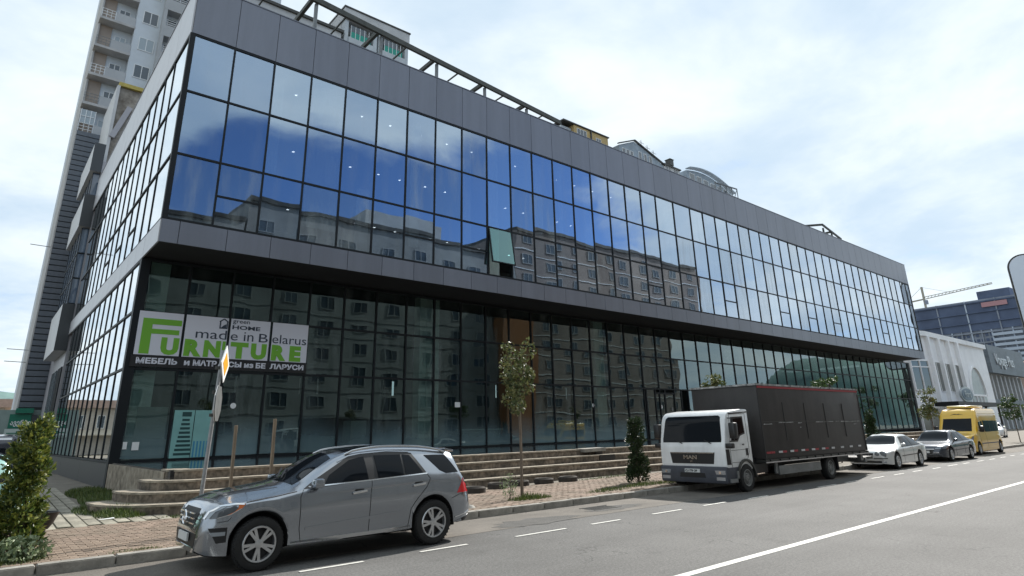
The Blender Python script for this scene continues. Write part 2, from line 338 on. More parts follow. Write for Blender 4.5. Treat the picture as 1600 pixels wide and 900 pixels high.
# ------------------------------------------------------------------ setting: ground, road, pavement
g = build('ground', MB().box(-4000, 4000, -4000, 4000, -.6, -.05), M('bare_ground', (.16,.15,.11), .95, var=.3, vscale=.05), kind='structure')
build('road', MB().box(-220, 420, -7.9, 12.02, -.3, 0), m_asph, kind='structure')
build('gutter', MB().box(-220, 420, 10.35, 12.02, .001, .004), m_gut, kind='structure')
m_patch = M('asphalt_repair', (.085,.082,.077), .9, var=.35, vscale=1.5, bump=.5, bscale=60); add_speck(m_patch, 40, .3); rd_ = [o for o in C.objects if o.name == 'road'][0]
for (xa, ya, rx, ry) in ((9.6,10.7,1.1,.42),(12.4,11.0,.9,.35),(2.0,9.2,1.4,.5)):
    n_ = 22; build('asphalt_patch', MB().ext([(xa+rx*(1+.28*math.sin(3.1*i)+.12*math.cos(5.3*i))*math.cos(2*PI*i/n_), ya+ry*(1+.25*math.cos(2.7*i))*math.sin(2*PI*i/n_), .0045) for i in range(n_)], (0,0,.002)), m_patch, rd_)
rm = build('road_marking', MB().box(-220, 420, 5.40, 5.54, .001, .005), m_mark, kind='structure')
x = -12.2
k = 0
while x < 60:
    ln = [1.1, .98, 1.0, .95, 1.3, .9][k % 6]
    meshobj('lane_dash', boxmesh('lane_dash', ln, .075, .004, m_mark), rm, (x + ln/2, 9.5 + random.uniform(-.03,.03), .0065)); x += 2.02; k += 1
pav = build('pavement', MB().box(-220, 420, 12.24, 95, -.3, .10), m_pav, kind='structure')
build('far_pavement', MB().box(-220, 420, -16, -7.9, -.3, .12), m_pav, kind='structure')
# kerb stones, one by one
kb = build('kerb_bed', MB().box(-220, 420, 12.02, 12.24, -.2, .03), m_kerb, kind='structure')
km = MB().box(-.49, .49, -.105, .105, -.12, .06); kme = bpy.data.meshes.new('kerbstone'); kme.from_pydata(km.v, [], km.f)
b_ = bmesh.new(); b_.from_mesh(kme); bmesh.ops.bevel(b_, geom=list(b_.edges), offset=.014, segments=2, affect='EDGES'); b_.to_mesh(kme); b_.free(); kme.materials.append(m_kerb)
for i in range(78):
    meshobj('kerbstone', kme, kb, (-2.4 + i*1.0, 12.13 + random.uniform(-.006,.006), .092 + random.uniform(-.006,.006)), (random.uniform(-.01,.01), random.uniform(-.006,.006), random.uniform(-.006,.006)))
# red block pavers: running bond, pieces slightly uneven
bw, bd = .24, .12
cells = []
for r in range(36):
    y = 12.32 + r*bd
    for c in range(-4, 120):
        xx = .1 + (c + .5*(r % 2))*bw
        if y > 16.45 + .25*math.sin(xx*.3) or xx > 24: continue
        cells.append((xx, y))
near = sorted(cells, key=lambda p: (0 if p[0] < 3.6 else (1 if 8.4 < p[0] < 11 else 2), p[0]**2 + p[1]**2))[:296]
ns = set(near)
vme = [boxmesh('paver', bw-.012-d, bd-.010-d, .06, m_brick) for d in (0, .001, .002)]
for (xx, y) in near:
    meshobj('paver', random.choice(vme), pav, (xx, y, .118 + random.uniform(-.004,.003)), (random.uniform(-.012,.012), random.uniform(-.012,.012), random.uniform(-.01,.01)))
st = MB()
for (xx, y) in cells:
    if (xx, y) in ns: continue
    z = .147 + random.uniform(-.004,.003); h = bw/2-.006; d = bd/2-.005; a = random.uniform(-.004,.004)
    st.add([(xx-h,y-d,.09),(xx+h,y-d,.09),(xx+h,y+d,.09),(xx-h,y+d,.09),(xx-h,y-d,z-a),(xx+h,y-d,z+a),(xx+h,y+d,z+a),(xx-h,y+d,z-a)], [(4,5,6,7),(0,1,5,4),(1,2,6,5),(2,3,7,6),(3,0,4,7)])
build('paver_field', st, m_brick, pav, kind='stuff')
# grey paving planks of the side yard
for i in range(13):
    for j in range(12):
        xx = .55 + i*.272; y0 = 16.55 + j*1.22 + (.3 if i % 2 else 0)
        if xx > 2.6 and y0 > 19.0: continue
        meshobj('paving_plank', boxmesh('paving_plank', .238, 1.19, .06, m_slab), pav, (xx + (y0-16.5)*.03, y0+.6, .112 + random.uniform(-.004,.004)), (random.uniform(-.006,.006), random.uniform(-.01,.01), -.03))
# ------------------------------------------------------------------ main glass building
X0, Y0, YL = 4.316, 25.94, 28.82
ZF, Z3, Z2, Z1, Z0, ZB, ZA, ZM, ZG = 21.02, 18.48, 15.72, 12.86, 10.03, 9.10, 6.86, 4.57, 1.09
XR, XRL, YB = 88.15, 91.3, 53.0
B = empty('glass_office_building', (X0, Y0, 0), 'long dark glass building with grey upper storeys overhanging the ground floor', 'building')
xs = [X0 + .12]; stepx = 1.777
xs = [X0 + .0] + [X0 + .02 + stepx*k for k in range(1, 19)]
xs += [xs[-1] + 2.2, xs[-1] + 4.4]
while xs[-1] + stepx < XR - .5: xs.append(xs[-1] + stepx)
xs.append(XR)
zs = [Z0, Z1, Z2, Z3]
npane = [0]; extra = {'u': MB(), 'l': MB(), 's': MB()}
def pane(x0, x1, y0, y1, z0, z1, mat, key, tilt=.0034):
    """a pane standing in the y=const or x=const plane"""
    if npane[0] < 298:
        npane[0] += 1
        rot = (random.gauss(0, tilt), random.gauss(0, tilt), random.gauss(0, tilt))
        boxpart('pane', B, x0, x1, y0, y1, z0, z1, mat, rot)
    else: extra[key].box(x0, x1, y0, y1, z0, z1)
def hbar(name, x0, x1, y0, y1, z0, z1, mat=m_mull): boxpart(name, B, x0, x1, y0, y1, z0, z1, mat)
# lower front panes (largest in the picture first), then upper front, then left side
xl = [X0 + .26, 6.20]
while xl[-1] + 1.795 < XRL - .6: xl.append(xl[-1] + 1.795)
xl.append(XRL - .35)
DOOR = (36.9, 41.3)
def lower_panes(i0, i1):
    for i in range(i0, min(i1, len(xl)-1)):
        for (za, zb) in ((ZG+.02, ZM), (ZM, ZA), (ZA, ZB)):
            if za < 2 and DOOR[0] - .3 < xl[i] < DOOR[1] - .6: continue
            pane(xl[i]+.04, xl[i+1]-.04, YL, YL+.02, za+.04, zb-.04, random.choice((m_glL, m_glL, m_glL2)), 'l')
def upper_panes(i0, i1):
    for i in range(i0, min(i1, len(xs)-1)):
        for j in range(3):
            if i == 9 and j == 0: continue
            pane(xs[i]+(.16 if i == 0 else .04), xs[i+1]-.04, Y0, Y0+.02, zs[j]+.04, zs[j+1]-.04, random.choice((m_glU, m_glU, m_glU, m_glU2, m_glU3)), 'u')
ysu = [Y0, 28.7]
while ysu[-1] + 1.8 < YB - 1: ysu.append(ysu[-1] + 1.8)
ysu.append(YB - .2)
ysl = [YL, 30.9]
while ysl[-1] + 1.8 < YB - 1.6: ysl.append(ysl[-1] + 1.8)
ysl.append(YB - .9)
def side_panes(i0, i1):
    for i in range(i0, i1):
        if i < len(ysu)-1:
            for j in range(3): pane(X0, X0+.02, ysu[i]+(.16 if i == 0 else .04), ysu[i+1]-.04, zs[j]+.04, zs[j+1]-.04, m_glS, 's', .0012)
        if i < len(ysl)-1:
            for (za, zb) in ((ZG+.02, ZM), (ZM, ZA), (ZA, ZB)): pane(X0, X0+.02, ysl[i]+(.31 if i == 0 else .04), ysl[i+1]-.04, za+.04, zb-.04, m_glS, 's', .0012)
upper_panes(0, 26); lower_panes(0, 24); side_panes(0, 14); upper_panes(26, 99); lower_panes(24, 99)
for key, mt in (('u', m_glU), ('l', m_glL), ('s', m_glS)):
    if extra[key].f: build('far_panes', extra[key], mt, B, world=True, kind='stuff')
# mullions and transoms
for i, x in enumerate(xs[1:-1]): hbar('mullion', x-.036, x+.036, Y0-.05, Y0+.12, Z0, Z3)
for x in xl[1:-1]: hbar('mullion', x-.042, x+.042, YL-.06, YL+.12, ZG-.1, ZB)
for y in ysu[1:-1]: hbar('mullion', X0-.035, X0+.12, y-.028, y+.028, Z0, Z3)
for y in ysl[1:-1]: hbar('mullion', X0-.035, X0+.12, y-.03, y+.03, ZG, ZB)
hbar('corner_post', X0-.052, X0+.15, Y0-.052, Y0+.15, Z0, Z3)
hbar('corner_post', X0-.055, X0+.30, YL-.065, YL+.30, .05, ZB)
hbar('corner_post', XR-.12, XR+.03, Y0-.052, Y0+.2, Z0, Z3)
hbar('corner_post', XRL-.5, XRL+.03, YL-.065, YL+.2, .05, ZB)
for z in (Z0+.05, Z1, Z2, Z3-.05):
    hbar('transom', X0+.15, XR-.12, Y0-.045, Y0+.10, z-.042, z+.042); hbar('transom', X0-.045, X0+.10, Y0+.15, YB-.2, z-.042, z+.042)
for z in (ZG-.02, ZM, ZA, ZB-.06):
    hbar('transom', X0+.30, XRL-.5, YL-.055, YL+.10, z-.047, z+.047)
    hbar('transom', X0-.045, X0+.10, YL+.30, YB-.9, z-.045, z+.045)
for i in (1, 6, 8, 12, 17, 22, 27, 30, 33, 37, 40, 44):             # small opening lights in the bottom row
    if i+1 < len(xs): hbar('vent_bar', xs[i]+.045, xs[i+1]-.045, Y0-.04, Y0+.08, Z0+1.32, Z0+1.40)
for i in (3, 5, 7): hbar('vent_bar', X0-.04, X0+.08, ysu[i]+.045, ysu[i+1]-.045, Z0+1.3, Z0+1.38)
# the open window: a sash pushed out at the foot
sash = MB().box(xs[9]+.05, xs[10]-.05, -.02, .02, -2.0, 0)
so = build('open_sash', sash, glassmat('teal_glass', .22, .6, 2, (.2,.42,.40), (.42,.80,.78), wav=.006), B); so.location = (-X0, -.03, Z1-.07); so.rotation_euler = (-.16, 0, 0)
fr = MB(); wsx = (xs[9]+.05, xs[10]-.05)
fr.box(wsx[0], wsx[0]+.06, -.04, .04, -2.0, 0).box(wsx[1]-.06, wsx[1], -.04, .04, -2.0, 0).box(wsx[0], wsx[1], -.041, .041, -2.06, -2.0)
build('sash_frame', fr, m_mull, so)
pane(xs[9]+.04, xs[10]-.04, Y0, Y0+.02, Z0+.04, Z0+.7, m_glU, 'u')
# fascia panels
def fpanel(x0, x1, y0, y1, z0, z1, mt=None): boxpart('fascia_panel', B, x0, x1, y0, y1, z0, z1, mt or m_fasc, (random.gauss(0,.0012), random.gauss(0,.0012), random.gauss(0,.0012)))
for i in range(len(xs)-1): fpanel(xs[i]+.012, xs[i+1]-.012, Y0-.06, Y0+.0, Z3+.012, ZF)
x = X0 - .04; nx = X0 + .62
while x < XR - .2:
    fpanel(x+.012, min(nx, XR)-.012, Y0-.06, Y0+.0, ZB, Z0-.012); x = nx; nx += 1.777
m_fascS = M('sky_lit_side_panel', (.56,.56,.58), .35, .1, var=.08, vscale=.5, spec=.6)  # brightness of the side sky put into a paler copy of the cladding
y = Y0
for yy in ysu[1:] + [YB+.9]:
    fpanel(X0-.06, X0-.0, y+.012, yy-.012, Z3+.012, ZF, m_fascS); fpanel(X0-.06, X0-.0, y+.012, yy-.012, ZB, Z0-.012, m_fascS); y = yy
core = MB()
core.box(X0+.005, XR, Y0+.005, YB+.9, Z3+.02, ZF-.08)               # roof build-up behind the fascia
build('roof', core, m_soff, B, world=True)
build('parapet_cap', MB().box(X0-.09, XR+.03, Y0-.09, Y0+.25, ZF+.001, ZF+.05).box(X0-.09, X0+.25, Y0+.25, YB+.9, ZF+.001, ZF+.05), m_fasc, B, world=True)
build('soffit', MB().box(X0+.005, XR, Y0+.005, YB, ZB+.05, Z0-.06), m_soff, B, world=True)
build('backing', MB().box(X0+.002, X0+.4, Y0+.004, Y0+.3, Z0-.058, Z0-.02), m_soff, B, world=True)
for i in range(3):
    ya = YL + (YB-YL-.9)*i/3; yb = YL + (YB-YL-.9)*(i+1)/3
    boxpart('plinth_panel', B, X0-.03, X0+.05, ya+.01, yb-.01, .02, ZG-.08, m_plin)
# interior
inn = MB(); inn.box(X0+.6, XRL-.4, YL+.4, 60, 1.0, 1.05); build('floor', inn, m_flr, B, world=True)
build('ceiling', MB().box(X0+.3, XR-.2, Y0+.4, 50, 18.3, 18.36), m_ceil, B, world=True)
build('rear_wall', MB().box(X0+.2, XR, 50, 50.2, Z0, 18.3), m_conW, B, world=True)
rw = MB(); zw0, zw1 = 4.7, 5.8
rw.box(X0+.2, XRL, 44, 44.2, 1.05, zw0).box(X0+.2, XRL, 44, 44.2, zw1, ZB)
x = X0+.2; openings = [(10.2,10.35),(10.7,11.0),(12.0,12.3),(13.0,13.2),(17.4,17.55),(18.7,18.9),(24.0,24.15),(24.8,25.1),(30.5,30.62),(35.2,35.45),(44,44.3)]
for (a, b) in openings: rw.box(x, a, 44.001, 44.199, zw0, zw1); x = b
rw.box(x, XRL, 44.001, 44.199, zw0, zw1)
build('rear_wall', rw, m_dark, B, world=True)
build('end_wall', MB().box(XR-.1, XR, Y0+.3, YB, Z0, Z3).box(XRL-.2, XRL, YL+.3, YB, .05, ZB), m_fasc, B, world=True)
m_col = M('column_white', (.80,.83,.80), .7, var=.12, vscale=.8)
for (xa, xb) in ((18.0,18.42),(18.44,19.25),(32.0,32.55),(32.57,32.95),(49,49.9),(65,65.9)):
    boxpart('column', B, xa, xb, 29.05, 29.65, 1.06, ZB, m_col)
boxpart('partition', B, 4.72, 5.45, 29.05, 29.2, 1.06, ZB, m_col); boxpart('partition', B, 5.0, 6.1, 29.0, 29.04, 1.06, 3.1, m_conW)
for (xa, xb, za, zb) in ((10,11.6,11,18.2),(15.6,16.2,11,18.2),(24.5,25.2,12,18.2),(19.0,19.6,10.6,18.2),(29,29.7,13,18.2),(33.5,34.5,11.5,18.2),(20.9,21.6,10.3,18.2),(26.6,27.0,10.3,18.2),(38,39.4,10.3,18.2),(8.1,8.6,13,18.2),(12.6,13.3,10.3,13.5)):
    boxpart('curtain', B, xa, xb, Y0+.55, Y0+.58, za, zb, m_curt)
for r, (yy, xa) in enumerate(((27.9, 9.7), (34.4, 12.2), (44.5, 15.6))):
    for k in range(14): meshobj('ceiling_light', boxmesh('ceiling_light', .09 + .03*r, .09 + .03*r, .02, m_led), B, Vector((xa + 1.83*k + random.uniform(-.15,.15), yy, 18.285)) - wloc(B))
boxpart('counter', B, 22.2, 25.4, 31.0, 31.7, 1.95, 2.03, m_col); boxpart('counter_base', B, 22.4, 25.2, 31.1, 31.6, 1.06, 1.94, m_conW)
for (xa, w_, h_) in ((9.2,1.2,.9),(12.9,1.8,.75),(15.4,.9,1.5),(28.4,2.0,.8),(35.0,1.4,1.1),(44.5,2.2,.9)): boxpart('stored_furniture', B, xa, xa+w_, 31.5, 32.4, 1.06, 1.06+h_, m_conW)
# glazed double door and its frame
dr = MB(); 
for xx in (36.95, 38.0, 39.15, 40.3, 41.2): dr.box(xx-.06, xx+.06, YL-.05, YL+.1, 1.06, ZM-.06)
dr.box(38.06, 40.24, YL-.049, YL+.099, 4.2, 4.32); build('door_frame', dr, m_mull, B, world=True)
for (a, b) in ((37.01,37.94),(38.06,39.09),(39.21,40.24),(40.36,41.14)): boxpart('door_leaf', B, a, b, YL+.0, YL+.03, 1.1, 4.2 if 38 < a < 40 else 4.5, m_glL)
# platform and steps
P = empty('entrance_steps', (X0, 17.2, .1), 'weathered brown concrete steps running along the glass frontage', 'steps')
XE = 62
build('platform', MB().box(X0+.02, XE, 19.35, YL-.1, .1, 1.05), m_tile, P, world=True)
sw = MB().box(X0-.03, X0+.019, 19.8, YL-.02, .1, 1.0); build('side_wall', sw, m_wallc, P, world=True)
def stepline(d, r, n=7):                                            # front edge, wrapping round the left corner
    pts = [(XE, 19.0-d)]
    cx, cy = X0 + .75, 19.75
    for i in range(n+1):
        a = -PI/2 - (PI/2)*i/n
        pts.append((cx + (r)*math.cos(a), cy + (r)*math.sin(a)))
    pts.append((cx - r, cy + .5)); return pts
for k in range(4):
    d = .55*(3-k); r = .75 + d; z1 = 1.06 - .235*(3-k); z0 = z1 - .235 if k else .08
    pts = stepline(d, r)
    poly = pts + [(X0-.05, 20.4) if k < 3 else (X0+.02, 20.3), (X0+1.2, 20.4), (X0+1.2, 19.6), (XE, 19.6)]
    if k == 3: poly = [p for p in pts[:-1]] + [(X0+.0, 19.8), (X0+1.2, 19.8), (X0+1.2, 19.4), (XE, 19.4)]
    s_ = MB().ext([(x, y, .08) for x, y in poly], (0, 0, z1-.035-.08)); so_ = build('step', s_, m_conc, P, world=True)
    # worn pale nosing laid along the edge
    nos = MB(); off = [(x, y) for x, y in pts]
    for a in range(len(off)-1):
        p, q = Vector((*off[a], z1-.017)), Vector((*off[a+1], z1-.017))
        nsub = 14 if a == 0 else 1
        for t in range(nsub):
            pa = p.lerp(q, t/nsub); pb = p.lerp(q, (t+1)/nsub); dv = (pb-pa).normalized(); nrm = Vector((dv.y, -dv.x, 0))
            hh = random.uniform(.004,.012)
            nos.add([pa-nrm*.02-Vector((0,0,.03)), pb-nrm*.02-Vector((0,0,.03)), pb+nrm*.56-Vector((0,0,.03)), pa+nrm*.56-Vector((0,0,.03)),
                     pa-nrm*.02+Vector((0,0,.012+hh)), pb-nrm*.02+Vector((0,0,.012+hh)), pb+nrm*.56+Vector((0,0,.012)), pa+nrm*.56+Vector((0,0,.012))],
                    [(0,3,2,1),(4,5,6,7),(0,1,5,4),(1,2,6,5),(2,3,7,6),(3,0,4,7)])
    nn = build('nosing', nos, m_edge, so_); nn.location = -wloc(P)
# a broken corner of slab; black boxes paint the shade of the hole beside it
bs = empty('broken_slab', (20.2, 18.3, .8), 'broken grey concrete slab tilted over a hole in the steps', 'slab')
build('slab_piece', MB().ext([(-.55,.42,.27),(-.1,.36,.285),(.72,.40,.29),(.78,.95,.30),(-.5,.98,.285)], (.02,0,-.13)), m_kerb, bs)
build('hole_shade', MB().box(.0,.95,.11,.18,-.19,.02).box(.35,.8,.66,.69,.03,.14), m_black, bs)
# ------------------------------------------------------------------ roof pergola
m_frame = M('weathered_steel', (.075,.08,.07), .6, .2, var=.35, vscale=2)
RP = empty('roof_pergola', (10, 26.5, 21.0), 'long dark steel pergola frame standing behind the front parapet', 'pergola')
def pr(t): return Vector((3.0 + t*25.7, 25.95 + t*2.45, 23.3))     # outer rail, slightly askew to the facade
build('rail', MB().bar(pr(0), pr(1.02), .16, .30), m_frame, RP, world=True)
build('rail', MB().bar(pr(0)+Vector((0,3.4,0)), pr(1)+Vector((0,3.4,0)), .14, .26), m_frame, RP, world=True)
nj = 13
for i in range(nj):
    t = (i+.35)/nj; p = pr(t)
    build('joist', MB().bar(p + Vector((0,.08,0)), p + Vector((0,3.32,0)), .17 if i % 2 else .07, .24 if i % 2 else .08), m_frame, RP, world=True)
    if i % 2: 
        q = p + Vector((.25,.15,-.15)); build('post', MB().bar(q, (q.x, q.y, ZF), .15, .15), m_steel, RP, world=True)
RQ = empty('roof_frame', (69, 29, 21), 'small open steel frame on the roof near the far right end', 'frame')
fm = [((67.9,28.8,23.1),(69.4,27.5,23.2)),((69.4,27.5,23.2),(75,27.9,22.6)),((72.0,27.7,22.9),(72.0,29,22.9))]
for a, b in fm: build('beam', MB().bar(a, b, .14, .22), m_frame, RQ, world=True)
for p in ((69.4,27.5),(72.0,27.7)): build('post', MB().box(p[0]-.08,p[0]+.08,p[1]-.08,p[1]+.08,21,22.8), m_frame, RQ, world=True)
# ------------------------------------------------------------------ generic bits for far buildings
m_far_glass = M('far_window_glass', (.06,.08,.10), .08, spec=.9)
m_far_glassL = M('pale_window_glass', (.30,.36,.40), .15, spec=.8)
m_wframe = M('window_frame', (.72,.74,.75), .5)
def window(parent, x0, x1, y, z0, z1, nx=2, glass=None, frame=None, d=.07, face=-1):
    """a window in a y=const wall (face -1 looks towards -Y): frame part with its panes"""
    f = MB(); t = .07; ya, yb = (y-d, y+.02) if face < 0 else (y-.02, y+d)
    f.box(x0, x1, ya, yb, z0, z0+t).box(x0, x1, ya, yb, z1-t, z1).box(x0, x0+t, ya, yb, z0+t, z1-t).box(x1-t, x1, ya, yb, z0+t, z1-t)
    for k in range(1, nx): xx = x0 + (x1-x0)*k/nx; f.box(xx-t/2, xx+t/2, ya+.001, yb-.001, z0+t, z1-t)
    o = build('window', f, frame or m_wframe, parent, world=True)
    yg = y - .02*(1 if face < 0 else -1)
    p = MB().box(x0+t*.5, x1-t*.5, min(yg,yg+.03*face), max(yg,yg+.03*face), z0+t*.5, z1-t*.5); q = build('pane', p, glass or m_far_glass, o); q.location = -wloc(parent)
    return o
# ------------------------------------------------------------------ annex with projecting bays behind the left side
m_annex = M('annex_panel', (.38,.37,.39), .4, .1, var=.12, vscale=.5); m_bayD = M('bay_dark', (.05,.055,.06), .5); m_bayL = M('bay_side', (.55,.55,.55), .45, var=.1, vscale=1)
AX = empty('annex_building', (X0, 54, 0), 'narrow grey annex with stacked projecting bays behind the left end of the glass building', 'building')
build('wall', MB().box(X0, 14, YB+.92, 65, 0, 22.6), m_annex, AX, world=True)
for (z0, z1, ya) in ((21.7,24.0,53.95),(17.2,19.7,53.95),(8.0,11.3,53.95)):
    bay = build('bay', MB().box(X0-.72, X0-.02, ya, 62, z0, z1), m_bayL, AX, world=True)
    f = build('bay_front', MB().box(X0-.74, X0-.0, ya-.06, ya-.005, z0-.02, z1+.02), m_bayD, bay); f.location = -wloc(AX)
for (z0, z1) in ((19.75,21.65),(11.35,17.15)):
    o = build('glass_strip', MB().box(X0-.45, X0-.02, 54.3, 61.8, z0, z1), M('annex_glass', (.10,.14,.20), .1, spec=1), AX, world=True)
    mm = MB()
    for k in range(5): yy = 54.3 + 7.5*k/4; mm.box(X0-.48, X0-.44, yy-.06, yy+.06, z0, z1)
    for zz_ in ([z0] if z1-z0 < 3 else [z0, z0+1.9, z0+3.8]): mm.box(X0-.481, X0-.01, 54.25, 61.8, zz_, zz_+.10)
    b = build('glazing_bars', mm, m_mull, o); b.location = -wloc(AX)
for (ya, yb, z0, z1) in ((54.2,56.2,.1,6.9),(57.4,60.6,3.2,6.9),(57.2,60.8,.1,2.9)):
    o = build('tall_window', MB().box(X0-.06, X0-.005, ya, yb, z0, z1), m_far_glassL if z1-z0 > 3 and ya > 57 else m_bayD, AX, world=True)
    mm = MB()
    for k in range(4): yy = ya + (yb-ya)*k/3; mm.box(X0-.09, X0-.061, yy-.05, yy+.05, z0, z1)
    b = build('window_bars', mm, m_mull, o); b.location = -wloc(AX)
# stained concrete box on the roof of the annex
RB = empty('roof_box', (6, 55, 22.6), 'stained concrete roof box with a yellow edge above the left parapet', 'roof structure')
build('box_wall', MB().box(4.72, 7.4, 56.2, 58, 22.6, 30.4), M('stained_concrete', (.34,.31,.27), .9, var=.6, vscale=1.1, col2=(.12,.10,.08), bump=.4), RB, world=True)
build('edge_trim', MB().box(4.55, 7.5, 55.9, 58, 30.42, 30.75), M('yellow_trim', (.50,.40,.10), .7, var=.4, vscale=2), RB, world=True)
build('side_panel', MB().box(4.45, 4.68, 55.9, 63, 22.61, 30.4), m_bayL, RB, world=True)
build('strut', MB().bar((4.7,55.9,25.6),(5.6,55.9,28.6),.3,.4), m_annex, RB, world=True)
# ------------------------------------------------------------------ high-rise tower on the left
m_twB = M('tower_pale', (.60,.65,.70), .8, var=.15, vscale=.3); m_twG = M('tower_grey', (.42,.435,.45), .8, var=.12, vscale=.3); m_twBr = M('loggia_brown', (.36,.30,.255), .85, var=.15, vscale=.6)
m_lou = M('louvre_slat', (.15,.17,.20), .5, .1, var=.2, vscale=.8); m_twS = M('tower_slab', (.46,.455,.45), .8, var=.25, vscale=.8)
YT = 66.0
T = empty('residential_tower', (6, YT+6, 0), 'tall grey residential tower with brown loggias rising at the top left', 'tower')
build('wall', MB().box(5.76, 20, YT, YT+16, 0, 62).box(2.95, 5.75, YT+1.3, YT+16, 0, 62), m_twB, T, world=True)
build('loggia_wall', MB().box(2.80, 4.0, YT+1.2, YT+1.29, 29.5, 62), m_twBr, T, world=True)
build('corner_pier', MB().box(2.78, 2.92, YT+1.0, YT+8, 4.4, 62), m_twS, T, world=True)
for k in range(9):
    z = 29.6 + 3.22*k
    sl = build('balcony', MB().box(2.72, 5.78, YT-.05, YT+1.28, z-.16, z+.10), m_twS, T, world=True)
    pa = build('parapet', MB().box(4.02, 5.74, YT-.02, YT+.10, z+.10, z+1.05), m_twG, sl); pa.location = -wloc(T)
    rl = MB(); 
    for zz_ in (.42,.74,1.04): rl.box(2.76, 4.0, YT+.0, YT+.04, z+zz_, z+zz_+.04)
    for xx in (2.78, 3.2, 3.6, 3.96): rl.box(xx, xx+.04, YT+.005, YT+.035, z+.1, z+1.04)
    b = build('railing', rl, m_steel if k % 2 else m_wframe, sl); b.location = -wloc(T)
    window(T, 4.3, 5.3, YT+1.28, z+1.0, z+2.3, 2, m_far_glass if k % 3 else m_far_glassL)
    if k in (0, 5, 7): 
        o = build('loggia_glazing', MB().box(2.80, 4.0, YT+.05, YT+.09, z+1.1, z+2.5), m_far_glassL, T, world=True)
        mm = MB(); 
        for xx in (2.8, 3.2, 3.6, 3.95): mm.box(xx, xx+.06, YT+.0, YT+.05, z+1.1, z+2.5)
        mm.box(2.8, 4.0, YT+.001, YT+.05, z+1.78, z+1.84); b = build('loggia_frame', mm, m_wframe, o); b.location = -wloc(T)
    if k: window(T, 6.3, 7.7, YT, z+.85, z+2.35, 2, m_far_glassL if k % 2 else m_far_glass)
    if k > 1:
        bx = build('bay', MB().box(7.95, 11.8, YT-1.2, YT-.001, z-.5, z+.8).box(7.95, 8.25, YT-1.19, YT-.001, z+.8, z+2.71).box(11.5, 11.8, YT-1.19, YT-.001, z+.8, z+2.71), m_twG, T, world=True)
        rl = MB()
        for zz_ in (.95, 1.2, 1.45): rl.box(8.26, 11.49, YT-1.18, YT-1.14, z+zz_, z+zz_+.05)
        b = build('railing', rl, m_wframe, bx); b.location = -wloc(T)
        window(T, 8.5, 11.2, YT-.0, z+.85, z+2.4, 3)
# louvred lower part
lz = 4.6; n = 0
lb = build('louvre_back', MB().box(2.80, 9.0, YT-.6, YT-.003, 4.4, 29.4), m_dark, T, world=True)
while lz < 29.3:
    boxpart('slat', T, 2.74, 8.9, YT-.74, YT-.62, lz, lz+.40, m_lou, (.16, 0, 0)); lz += .50; n += 1
boxpart('dark_opening', T, 3.80, 5.4, YT-.95, YT-.78, 1.2, 4.0, m_bayD)  # darkness of an opening given as a plain dark panel
boxpart('side_pier', T, 4.0, 5.6, YT-1.0, YT-.96, .1, 1.19, m_twG)
build('slat_edge', MB().box(2.68, 2.78, YT-.78, YT+1, 4.4, 29.4), m_twS, T, world=True)
build('ground_floor', MB().box(1.6, 9.0, YT-.75, YT-.01, .1, 4.38), M('mint_render', (.26,.33,.31), .8, var=.2, vscale=.6), T, world=True)
for (x, z, s) in ((2.78, 49.2, -1), (2.78, 47.4, -1), (2.74, 18.2, -1), (2.74, 9.2, -1), (2.74, 8.2, -1)):
    build('clothes_arm', MB().bar((x,YT-.3,z),(x-1.5,YT-.2,z+.05),.05,.05), m_steel, T, world=True)
SG = empty('pharmacy_sign', (3.2, YT-.8, 3), 'green and white pharmacy signboard at the foot of the tower', 'sign')
m_sgreen = M('sign_green', (.01,.16,.10), .5)
build('board', MB().box(2.35, 3.75, YT-.86, YT-.77, 2.95, 4.05), m_sgreen, SG, world=True)
build('lower_board', MB().box(2.2, 3.75, YT-.86, YT-.77, 2.2, 2.92), M('sign_pale', (.5,.58,.55), .6), SG, world=True)
build('canopy', MB().box(2.65, 3.8, YT-1.2, YT-.77, 4.12, 4.5), m_sgreen, SG, world=True)
build('stripe', MB().box(2.3, 3.7, YT-.88, YT-.861, 2.28, 2.33).box(2.35, 3.7, YT-.88, YT-.861, 2.55, 2.62).box(2.95,3.25,YT-.89,YT-.88,2.48,2.72), m_sgreen, SG, world=True)
text('lettering', 'ავერსი', (2.46, YT-.87, 3.22), .50, m_white, SG, .03, bold=.012, sx=.72)
# ------------------------------------------------------------------ apartment houses behind the roof
def apartment(name, label, x0, x1, y, z1, wallm, zfrom, rows, cols, glass, cap=None, depth=14, winw=1.5, skip=(), off=0):
    o = empty(name, ((x0+x1)/2, y, 0), label, 'building')
    build('wall', MB().box(x0, x1, y, y+depth, 0, z1), wallm, o, world=True)
    build('parapet', MB().box(x0-.25, x1+.25, y-.25, y+depth+.2, z1+.002, z1+.35), cap or m_steelD, o, world=True)
    for r in range(rows):
        for c in range(cols):
            if (r, c) in skip: continue
            xc = x0 + (x1-x0)*(c+.5)/cols + off; zc = zfrom + 3.05*r
            window(o, xc-winw/2, xc+winw/2, y, zc-.75, zc+.75, 2, glass[(r*3+c) % len(glass)])
    return o
m_gw = M('grey_render', (.50,.51,.52), .85, var=.2, vscale=.4); m_yw = M('yellow_render', (.50,.37,.17), .85, var=.15, vscale=.5); m_pw = M('pale_render', (.50,.54,.57), .85, var=.15, vscale=.5)
m_teal = M('teal_panel', (.0,.27,.20), .3)
apartment('apartment_block', 'grey apartment block seen through the roof pergola near the top left', 12.5, 25.4, 60, 47.2, m_gw, 37.0, 3, 6, [m_far_glass, m_far_glassL])
A2 = empty('apartment_block', (30, 60, 0), 'grey apartment tower with teal balcony glazing above the pergola', 'building')
build('wall', MB().box(25.75, 34.4, 61.0, 74, 0, 50.2), m_gw, A2, world=True)
